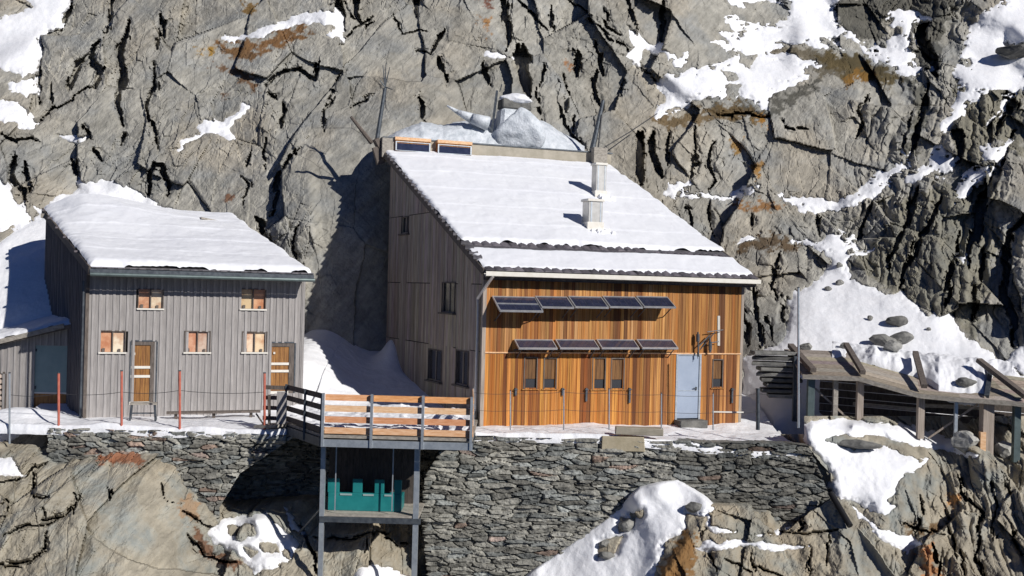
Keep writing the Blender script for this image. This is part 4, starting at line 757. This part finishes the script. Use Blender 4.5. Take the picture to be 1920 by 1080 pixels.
# ================================================================== SHED at far left
S0 = at(-150, 700, 1.6); S0.z = 0; shd = thing('shed', S0, 'small grey plank shed under a sloping snowy roof at the left edge', 'shed')
shf = Frame(S0, R_(4)); su1 = shf.uz(160, 700)[0]; za, zb = shf.uz(0, 642)[1], shf.uz(130, 612)[1]; ua, ub = shf.uz(0, 642)[0], shf.uz(130, 612)[0]
stop = lambda u: za + (u - ua) * (zb - za) / (ub - ua)
sdo = rect(shf, 63, 648, 134, 768); sdo = (sdo[0], sdo[1], sdo[2], sdo[3]); slo = rect(shf, -30, 700, 10, 772)
board_wall('front_wall', shd, shf, M['grey_wood'], 0, su1, -.5, stop, .2, [sdo, slo], .12, batten=.06, seed=31, chroma=0, gap=.02)
MB().box(shf, 0, su1, .08, 2.5, -.5, min(stop(0), stop(su1)) - .1).build('inner_wall', M['black'], shd)
s = sub('door', shd, shf.p(sdo[0], 0, sdo[2])); a, b, c, d = sdo; zm = shf.uz(75, 735)[1]
MB().box(shf, a + .03, b, .0, .04, zm, d).build('door_leaf', M['door_teal'], s); MB().box(shf, a + .03, b, .0, .05, c, zm - .05).build('lower_board', M['door_wood'], s)
MB().box(shf, a - .04, a + .03, -.05, .04, c, zm + .05).box(shf, a + .03, b, -.03, .04, zm - .05, zm).build('frame', M['white'], s)
MB().box(shf, a + .05, a + .09, -.04, -.001, d - .2, d - .12).box(shf, a + .05, a + .09, -.04, -.001, zm + .1, zm + .2).build('hinge', M['dark_steel'], s)
s = sub('firewood_hatch', shd, shf.p(slo[0], 0, slo[2])); mb = MB(); r = random.Random(2)
for i in range(5):
    for j in range(7): mb.rod(shf.p(slo[0] + .07 + i * .14, -.02, slo[2] + .09 + j * .18), shf.p(slo[0] + .07 + i * .14, .07, slo[2] + .09 + j * .18), .07 + .015 * r.random(), n=7, col=(1 + r.random(),) * 3)
mb.build('log_stack', M['old_wood'], s); MB().box(shf, slo[0] - .06, slo[0], -.05, .03, slo[2], slo[3]).box(shf, slo[1], slo[1] + .06, -.05, .03, slo[2], slo[3]).box(shf, slo[0], slo[1], -.05, .03, slo[3], slo[3] + .06).build('frame', M['dark_wood'], s)
w0 = shf.p(0, -.35, stop(0) + .05); w1 = shf.p(su1 - .35, -.35, stop(su1 - .35) + .05); bk = shf.V * 3.6 + up * .5
sroof = roof_slab('roof', shd, [w0, w1, w1 + bk, w0 + bk], .14, M['dark_wood'])
MB().bar(w0 - up * .07 - shf.V * .03, w1 - up * .07 - shf.V * .03 - shf.U * .25, .05, .15).build('fascia', M['pale_plank'], sroof)
roof_snow('snow', sroof, w0, w1, w0 + bk, w1 + bk, .16, M['snow'], seed=6, amp=.1, nu=120, nv=100, edge=.4, back=False)

# ================================================================== DECK
YD = -4.4
d0 = at(605, 822, YD); d1 = at(886, 828, YD); deck = thing('wooden_deck', (d0.x, d0.y, 0), 'steel framed deck with orange plank railing on tall posts between the huts', 'deck')
zf = d0.z + .10
dl = at(538, 800, -2.0); L0 = Vector((dl.x, dl.y, zf)); F0 = Vector((d0.x, YD, zf)); F1 = Vector((d1.x, YD, zf)); K1 = Vector((d1.x + .1, -.9, zf)); K0 = Vector((L0.x + .4, .2, zf))
K2 = Vector((F1.x, .5, zf)); K3 = Vector((L0.x, .5, zf))
mb = MB(); dn = up * -.08
for i in range(16):   # boards running along the front
    t0, t1 = i / 16, (i + .93) / 16; ya = YD + t0 * (.5 - YD); yb = YD + t1 * (.5 - YD)
    xa = F0.x + (L0.x - F0.x) * min(1, (ya - YD) / (-2.0 - YD)); xb = F0.x + (L0.x - F0.x) * min(1, (yb - YD) / (-2.0 - YD))
    q = [Vector((xa, ya, zf)), Vector((F1.x, ya, zf)), Vector((F1.x, yb, zf)), Vector((xb, yb, zf))]; mb.hexa([p + dn for p in q] + q)
mb.build('floor', M['pale_plank'], deck)
Yd = np.linspace(YD + .12, .6, 120)[:, None]; le_ = F0.x + .08 + (L0.x - F0.x) * np.clip((Yd - YD) / (-2.0 - YD), 0, 1); Xd = le_ + np.linspace(0, 1, 200)[None] * (F1.x - .1 - le_); Zd = zf + .10 + .12 * fbm(Xd * 1.6 + 0 * Yd, Yd * 1.6 + 0 * Xd, 5, 2) + .06 * np.clip(Yd + 3, 0, 9) * .8 + .05 * sst(.1, .4, vnoise(Xd * 5, Yd * 5, 3)) + .10 * np.exp(-((Xd - (F0.x + 2.3)) / .5) ** 2) * np.exp(-((Yd - YD - .5) / .5) ** 2)
grid_mesh('snow', Xd + 0 * Yd, Yd + 0 * Xd, Zd, M['snow'], flip=True, parent=deck)
MB().bar(F0 - up * .22, F1 - up * .22, .08, .2).build('edge_beam', M['steel'], deck)
MB().bar(F0 - up * .22, L0 - up * .22, .08, .24).build('edge_beam', M['dark_steel'], deck)
for yy in (-3.5, -1.9): MB().bar(Vector((F0.x, yy, zf - .26)), Vector((F1.x, yy, zf - .26)), .12, .2).build('cross_beam', M['dark_steel'], deck)
ztp = at(697, 741, YD).z
def rail(a, b, z0, z1, n, bw, m, nm, cols, thick=.03):
    mb = MB()
    for i in range(n):
        z = z0 + (z1 - z0) * i / (n - 1); c = cols[i % len(cols)]; mb.bar(Vector((a.x, a.y, z)), Vector((b.x, b.y, z)), thick, bw, col=c)
    return mb.build(nm, m, deck)
pxp = [606, 697, 793, 884]; pp = [Vector((at(p, 780, YD).x, YD, 0)) for p in pxp]
for p in pp:
    MB().box(Frame((p.x, YD - .05, 0), 0), -.035, .035, -.03, .03, zf - .32, ztp + .03).build('railing_post', M['steel'], deck)
rs = [zf + .12 + (ztp - .09 - zf - .12) * i / 3 for i in range(4)]
for k_, (a, b) in enumerate(zip(pp, pp[1:])):
    o = rail(a + Vector((.04, .04, 0)), b + Vector((-.04, .04, 0)), rs[0], rs[3], 4, .17, M['plank'], 'railing_boards', [(1.05, 1.0, 1.0), (.95, .72, .65), (1.15, 1.2, 1.25), (1.1, .85, .6) if k_ else (1.15, .95, .85)])
rail(F0 + Vector((-.03, .06, 0)), L0, rs[0], rs[3] + .02, 4, .15, M['dark_wood'], 'railing_boards', [(.8, .8, .8)])  # left railing: shade on this side put into the dark board colour
for t in (.0, .45, 1.0):
    p = F0.lerp(L0, t); MB().box(Frame((p.x - .05, p.y, 0), 0), -.03, .03, -.03, .03, zf - .3, ztp + .02).build('railing_post', M['dark_steel'], deck)
rp0 = Vector((F1.x, YD, 0)); rp1 = Vector((F1.x - .12, -1.5, 0)); rail(rp0, rp1, rs[0], rs[3], 4, .15, M['plank'], 'railing_boards', [(.9, .85, .8)])
# posts down, platform
YP = -3.5
def post(px, pyt, pyb, Y, wd, m, nm, par):
    a = at(px, pyt, Y); b = at(px, pyb, Y); b.x = a.x; return MB().bar(a, b, wd, wd).build(nm, m, par)
post(607, 838, 1250, YP, .13, M['steel'], 'leg', deck); post(783, 838, 1250, YP, .15, M['steel'], 'leg', deck)
post(631, 836, 958, YP + .1, .03, M['steel'], 'hanger_rod', deck); post(738, 836, 958, YP + .1, .03, M['steel'], 'hanger_rod', deck)
pA = at(603, 968, YP); pB = at(786, 968, YP); pz = pA.z
fr0 = Frame((pA.x, YP - .05, pz), 0); wpx = pB.x - pA.x
pf = MB()
for i in range(8): pf.box(fr0, 0, wpx, i * .25, i * .25 + .23, .02, .08, (.9 + .4 * rnd.random(),) * 3)
pf.build('lower_platform', M['pale_plank'], deck); MB().box(fr0, -.05, wpx + .05, -.05, .05, -.14, .015).build('edge_beam', M['dark_steel'], deck)
MB().rod(Vector((pA.x - .05, YP + .05, pz + .2)), at(560, 1000, -2), .03).build('brace', M['dark_steel'], deck)
# back cabinet of cabin (dark boards behind the bin)
cbn = MB(); x0 = at(615, 900, -1.9).x; x1 = at(775, 900, -1.9).x
for i in range(14): cbn.box(Frame((x0, -1.75, 0), 0), (x1 - x0) * i / 14, (x1 - x0) * (i + .96) / 14, 0, .04, pz + .08, zf - .4, (.5,) * 3)
cbn.build('back_boards', M['dark_wood'], deck)
# teal bin
tb0 = at(614, 957, -3.05); tb1 = at(752, 957, -3.05); zt = at(690, 925, -3.05).z; ztop_ = at(690, 899, -3.05).z; zb_ = pz + .08
bf = Frame((tb0.x, -3.05, 0), 0); Wb = tb1.x - tb0.x; bn = thing('slide_bin', bf.p(Wb / 2, .5, zb_), 'teal plastic crate with four upright prongs on the platform under the deck', 'crate')
MB().box(bf, 0, Wb, 0, .08, zb_, zt).box(bf, 0, .08, .08, .95, zb_, zt - .1).box(bf, Wb - .08, Wb, .08, .95, zb_, zt - .1).box(bf, 0.08, Wb - .08, .87, .95, zb_, zt - .12).box(bf, .08, Wb - .08, .08, .87, zb_, zb_ + .05).build('tub', M['teal'], bn, bevel=.015)
for px0, px1 in ((614, 636), (661, 679), (702, 720), (739, 753)):
    a = at(px0, 920, -3.05).x - tb0.x; b = at(px1, 920, -3.05).x - tb0.x; mb = MB().box(bf, a, b, .0, .08, zt, ztop_); c = (a + b) / 2; mb.box(bf, c - .03, c + .03, .08, .55, zt - .05, ztop_ - .1); mb.build('prong', M['teal'], bn, bevel=.01)
for px0, px1 in ((638, 660), (681, 701), (721, 737)):
    a = at(px0, 920, -3.05).x - tb0.x; b = at(px1, 920, -3.05).x - tb0.x; MB().box(bf, a, b, -.02, .0, zt - .07, zt - .02).build('handle_lip', M['door_teal'], bn)
# bridge with grey panel towards the grey hut
st = thing('footbridge', at(520, 800, -1.8), 'short shaded footbridge with dark rails and grey panel beside the deck', 'bridge')
a0 = at(497, 795, -1.6); b0 = L0.copy(); a0.z = zf - .1
MB().bar(a0 - up * .04, b0 - up * .06, 1.0, .08).build('floor', M['pale_plank'], st)
MB().box(Frame(at(527, 795, -2.15), R_(10)), -.14, .14, -.03, .03, .0, .95).build('panel', M['grey_wood'], st)
mb = MB()
for i in range(4): z = rs[i] + .0; mb.bar(Vector((a0.x, -1.95, z)), Vector((b0.x, -2.0, z)), .03, .12)
mb.build('railing_boards', M['dark_wood'], st)
MB().bar(at(505, 740, -2), at(505, 800, -2), .07).build('railing_post', M['dark_wood'], st); MB().rod(at(497, 800, -1.9), at(480, 775, -1.9), .025).build('brace', M['dark_wood'], st)

# ================================================================== SHELTER at right
H0 = at(1520, 800, 2.0); H1 = at(1912, 862, .2); sh = thing('open_shelter', H0, 'open timber shelter on steel posts with plank roof half buried by snow', 'shelter')
def yS(px): return 2.0 + (px - 1520) / 392 * -1.8
def spost(px, py0, py1, wd, m, dy=0):
    a = at(px, py0, yS(px) + dy); b = at(px, py1, yS(px) + dy); b.x = a.x; return MB().bar(a, b, wd, wd).build('post', m, sh)
for px, p0, p1, wd, m in ((1521, 702, 806, .22, 'green_metal'), (1567, 708, 800, .15, 'pale_plank'), (1613, 706, 806, .2, 'old_wood'), (1727, 735, 822, .2, 'old_wood'), (1793, 742, 840, .1, 'steel'), (1851, 742, 856, .34, 'old_wood'), (1907, 745, 866, .2, 'green_metal'), (2010, 760, 880, .2, 'old_wood')): spost(px, p0, p1, wd, M[m])
spost(1842, 810, 856, .17, M['plank'], -.2)
spost(1493, 668, 790, .16, M['dark_steel'], .7)
def pl(pts_front, pts_back, y0, y1): pass
fe = [(1505, 702), (1610, 706), (1725, 738), (1800, 745), (1900, 752), (2050, 770)]; be = [(1470, 655), (1590, 660), (1715, 690), (1790, 705), (1850, 700), (2010, 720)]
mb = MB(); r = random.Random(4)
for i in range(len(fe) - 1):
    f0, f1 = at(*fe[i], yS(fe[i][0]) - .25), at(*fe[i + 1], yS(fe[i + 1][0]) - .25); b0_, b1_ = at(*be[i], yS(fe[i][0]) + 2.2), at(*be[i + 1], yS(fe[i + 1][0]) + 2.2)
    for j in range(7):
        t0, t1 = j / 7, (j + .95) / 7; z = up * (.02 * r.random()); q = [f0.lerp(b0_, t0) + z, f1.lerp(b1_, t0) + z, f1.lerp(b1_, t1) + z, f0.lerp(b0_, t1) + z]; g = .85 + .5 * r.random()
        mb.hexa([p - up * .06 for p in q] + q, (g, g * r.uniform(.85, 1), g * r.uniform(.8, 1)))
mb.build('roof', M['pale_plank'], sh)
for i in range(len(fe) - 1): MB().bar(at(*fe[i], yS(fe[i][0]) - .28) - up * .08, at(*fe[i + 1], yS(fe[i + 1][0]) - .28) - up * .08, .06, .14).build('eave_beam', M['pale_plank'], sh)
for (x0, y0), (x1, y1), wd in (((1482, 654), (1525, 698), .2), ((1586, 652), (1618, 702), .17), ((1716, 668), (1733, 728), .18), ((1835, 682), (1925, 748), .2)):
    MB().bar(at(x0, y0, yS(x1) + 2.0) + up * .12, at(x1, y1, yS(x1) - .3) + up * .06, wd, .14).build('roof_beam', M['dark_wood'], sh)
MB().bar(at(1858, 690, 2.2), at(1850, 745, 0.3), .14).build('roof_beam', M['dark_steel'], sh)
for (x0, y0), (x1, y1) in (((1528, 728), (1605, 798)), ((1740, 822), (1833, 758))): MB().bar(at(x0, y0, yS(x0) + .1), at(x1, y1, yS(x1) + .1), .06).build('brace', M['old_wood'], sh)
mb = MB()
for i in range(9):
    z = i * .26; a = at(1535, 802, 4.4); b = at(2050, 850, 2.6); mb.bar(Vector((a.x, a.y, a.z + z - .3)), Vector((b.x, b.y, b.z + z - .3)), .05, .24, col=(.7 + .5 * r.random(),) * 3)
mb.build('back_wall', M['dark_wood'], sh)
MB().bar(at(1600, 757, 2.8), at(1722, 768, 2.4), .3, .1).build('shelf', M['pale_plank'], sh); MB().bar(at(1730, 760, 2.4), at(1840, 765, 2.0), .3, .1).build('shelf', M['pale_plank'], sh)
# snow load on the shelter roof
PXs, Ts = np.meshgrid(np.arange(1560, 1900, 2.), np.linspace(0, 1, 60)); fpy = np.interp(PXs, [1560, 1600, 1640, 1720, 1780, 1830, 1900], [672, 680, 668, 700, 738, 744, 738]); bpy_ = np.interp(PXs, [1560, 1900], [640, 680])
YY = yS(PXs) + np.interp(PXs, [1560, 1720, 1760, 1845, 1870], [1.4, 1.2, .15, .1, 1.0]) + Ts * 2.8; PYs = fpy + (bpy_ - fpy) * Ts ** .8 - 8 * np.sin(Ts * 3.14) + 5 * fbm(PXs / 14, Ts * 3, 4, 2); Xs, Ys, Zs = atn(PXs, PYs, YY)
Zs[0] -= .3
grid_mesh('snow', Xs, Ys, Zs, M['snow'], flip=True, parent=sh)
# stacked flat slabs beside the shelter
stk = thing('slab_stack', at(1455, 755, 3.2), 'stack of dark flat stone slabs leaning beside the open shelter', 'stone stack'); r = random.Random(9)
for i in range(9):
    z0 = 745 - i * 10; pc = at(1468 - i * 1.5 + r.uniform(-4, 4), z0, 3.4); fr = Frame(pc, R_(r.uniform(-12, 12))); a = .62 + .04 * i + r.uniform(-.08, .08)
    MB().hexa([fr.p(x, y, z) for z in (0, .12) for x, y in ((-a, -.4), (a * .8, -.45), (a, .5), (-a * .85, .45))], (.7 + .6 * r.random(),) * 3).build('slab', M['boulder'], stk, bevel=.02)

# ================================================================== small things
def pole(name, px, py0, py1, Y, r, m, label, cat, group=None, tilt=0, base=True):
    a = at(px, py1, Y); b = at(px + tilt, py0, Y); t = thing(name, a, label, cat, group); MB().rod(a, b, r, n=8).build('shaft', m, t); MB().rod(b, b + up * .03, r * 1.15, n=8).build('cap', M['dark_steel'], t); return t
G1 = 'red marker poles along the terrace edge'
for px, y0, lab in ((110, 700, 'red marker pole at the left end of the low stone wall'), (228, 696, 'red marker pole standing left of the first orange door'), (337, 696, 'red marker pole standing right of the first orange door, below the middle window'), (496, 700, 'red marker pole next to the footbridge and second orange door')):
    pole('marker_pole', px, y0, 806, -2.15, .038, M['red'], lab, 'pole', G1)
G2 = 'thin fence posts along the orange hut terrace'
for px, y0, lab in ((888, 728, 'thin grey fence post at the right end of the deck railing'), (957, 733, 'thin fence post below the leftmost window of the orange front'), (1057, 731, 'thin fence post right of the left pair of windows on the orange front'), (1142, 730, 'thin fence post in front of the middle pair of windows'), (1240, 738, 'thin fence post just left of the grey door'), (1337, 738, 'thin fence post just right of the grey door')):
    pole('fence_post', px, y0, 806, -1.45, .02, M['steel'], lab, 'fence post', G2)
pole('fence_post', 1421, 730, 806, -1.4, .06, M['dark_steel'], 'thick dark fence post in the snow right of the orange hut', 'fence post')
pole('fence_post', 18, 700, 832, -2.3, .03, M['steel'], 'thin grey fence post in snow in front of the small shed', 'fence post')
pole('flagpole', 1497, 540, 802, -.9, .035, M['steel'], 'tall thin bare grey flagpole at the corner of the tall stone wall', 'flagpole')
def wire(pts, Y, label, r=.008, sag=4):
    P = []
    for (x0, y0), (x1, y1) in zip(pts, pts[1:]):
        for i in range(8): t = i / 8; P.append(at(x0 + (x1 - x0) * t, y0 + (y1 - y0) * t + sag * 4 * t * (1 - t), Y))
    P.append(at(*pts[-1], Y)); o = MB().path(P, r, 5).build('fence_wire', M['cable'], None); return tag(o, label, 'wire')
wire([(18, 740), (110, 738), (228, 735), (337, 732), (496, 735)], -2.15, 'dark sagging wire strung between the red poles')
wire([(888, 736), (957, 738), (1057, 735), (1142, 737), (1240, 740), (1337, 742), (1421, 738), (1497, 740)], -1.45, 'upper thin wire of the fence before the orange hut', .006, 2)
wire([(888, 768), (957, 770), (1057, 768), (1142, 770), (1240, 772), (1337, 774), (1421, 772)], -1.45, 'lower thin wire of the fence before the orange hut', .006, 2)
o = MB().bar(at(1335, 772, -1.0), at(1394, 773, -.8), .04).build('handrail', M['white'], None); tag(o, 'short white rail low in front of the small right window', 'rail')
# stool and bench at the grey hut
t = thing('step_stool', at(268, 790, -1.0), 'small wooden step stool below the first orange door of the grey hut', 'stool')
f = Frame(at(268, 792, -1.0), R_(15)); MB().box(f, -.38, .4, -.2, .15, .55, .6).build('seat', M['pale_plank'], t)
for x, y in ((-.33, -.16), (.33, -.16), (-.33, .1), (.33, .1)): MB().bar(f.p(x * 1.15, y * 1.3, -.05), f.p(x, y, .55), .05).build('leg', M['dark_steel'], t)
MB().bar(f.p(-.36, -.17, .3), f.p(.36, -.17, .3), .04).build('rung', M['dark_steel'], t)
t = thing('bench', at(400, 780, .0), 'long low wooden bench against the grey hut wall', 'bench')
a = at(312, 774, -.3); b = at(488, 771, .5); MB().bar(a, b, .3, .06).build('seat', M['dark_wood'], t)
for k_ in (.1, .5, .9): p = a.lerp(b, k_); MB().bar(p - up * .03, p - up * .3, .08).build('leg', M['dark_wood'], t)
# drain pipe
o = MB().rod(at(1558, 925, -2.0), at(1594, 986, -2.9), .09, n=12).build('drain_pipe', M['black'], None); tag(o, 'short black drain pipe slanting out of the lower right stone wall', 'pipe')
# boulders, each set down where its foot meets the slope
bpy.context.view_layer.update(); DG = bpy.context.evaluated_depsgraph_get()
def boulder(px, py, w, h, Y, label, seed, col=1.0, group=None):
    r_ = ray(px, py + h * .3).normalized(); hh_ = scn.ray_cast(DG, CAM, r_); Y = hh_[1].y if hh_[0] and abs(hh_[1].y - Y) < 4 else Y
    c = at(px, py, Y); s = (Y + 35) / F; o = blob('boulder', (0, 0, 0), (w * s / 2, w * s / 2.6, h * s / 2), M['boulder'], None, seed, amp=.33, col=col); o.location = c; return tag(o, label, 'boulder', group)
bl = [(1680, 602, 46, 26, 8.2, 'dark oval boulder perched on top of the rock pile in the snow above the shelter', 1.0), (1658, 640, 66, 32, 7.6, 'broad flat boulder at the left of the pile above the shelter', 1.3), (1690, 634, 50, 28, 7.6, 'grey boulder at the right of the pile above the shelter', 1.4), (1672, 650, 40, 26, 7.3, 'lowest pale boulder of the pile above the shelter', 1.9),
 (1575, 530, 17, 12, 9.9, 'small grey rock high in the snow cone, the upper of two neighbours', 1.5), (1553, 541, 15, 10, 9.8, 'small dark rock high in the snow cone, the lower of two neighbours', 1.3), (1574, 497, 14, 12, 11.8, 'small rock in the neck of the snow gully', 1.6), (1631, 597, 12, 12, 8.2, 'small stone in the snow left of the oval boulder', 1.3), (1741, 617, 10, 8, 7.2, 'tiny stone in the snow right of the boulder pile', 1.6),
 (1513, 650, 30, 16, 6.0, 'grey stone half sunk in snow behind the first shelter beam', 1.5), (1583, 649, 20, 14, 4.6, 'rounded dark stone on the upper end of the second roof beam', 1.2), (1812, 717, 40, 20, 3.6, 'greenish flat stone at the snow edge on the shelter roof', 1.2),
 (1192, 964, 26, 14, -3.1, 'dark stone highest on the lower snow slope by the stone wall', 1.3), (1178, 984, 40, 26, -3.4, 'largest grey stone on the lower snow slope by the stone wall', 1.7), (1133, 1018, 24, 14, -3.4, 'small brown stone low on the snow slope, left of the others', 1.5), (1140, 1040, 34, 18, -3.8, 'grey stone near the foot of the snow slope', 1.3), (1300, 950, 34, 22, -2.9, 'dark boulder with snow on its top at the crest of the lower snow slope', 1.0),
 (1810, 830, 60, 46, 1.2, 'pale rounded boulder on the ground beside the thick shelter post', 2.6), (1885, 845, 44, 40, .7, 'pale tan boulder between the last two shelter posts', 2.6), (1610, 833, 90, 22, .1, 'long dark rock showing through the snow below the shelter', 1.2), (1905, 95, 76, 34, 22.6, 'dark flat boulder in the snow at the upper right edge', .8)]
for i, (px, py, w_, h_, Y, lab, cc) in enumerate(bl): boulder(px, py, w_, h_, Y, lab, i + 11, cc)
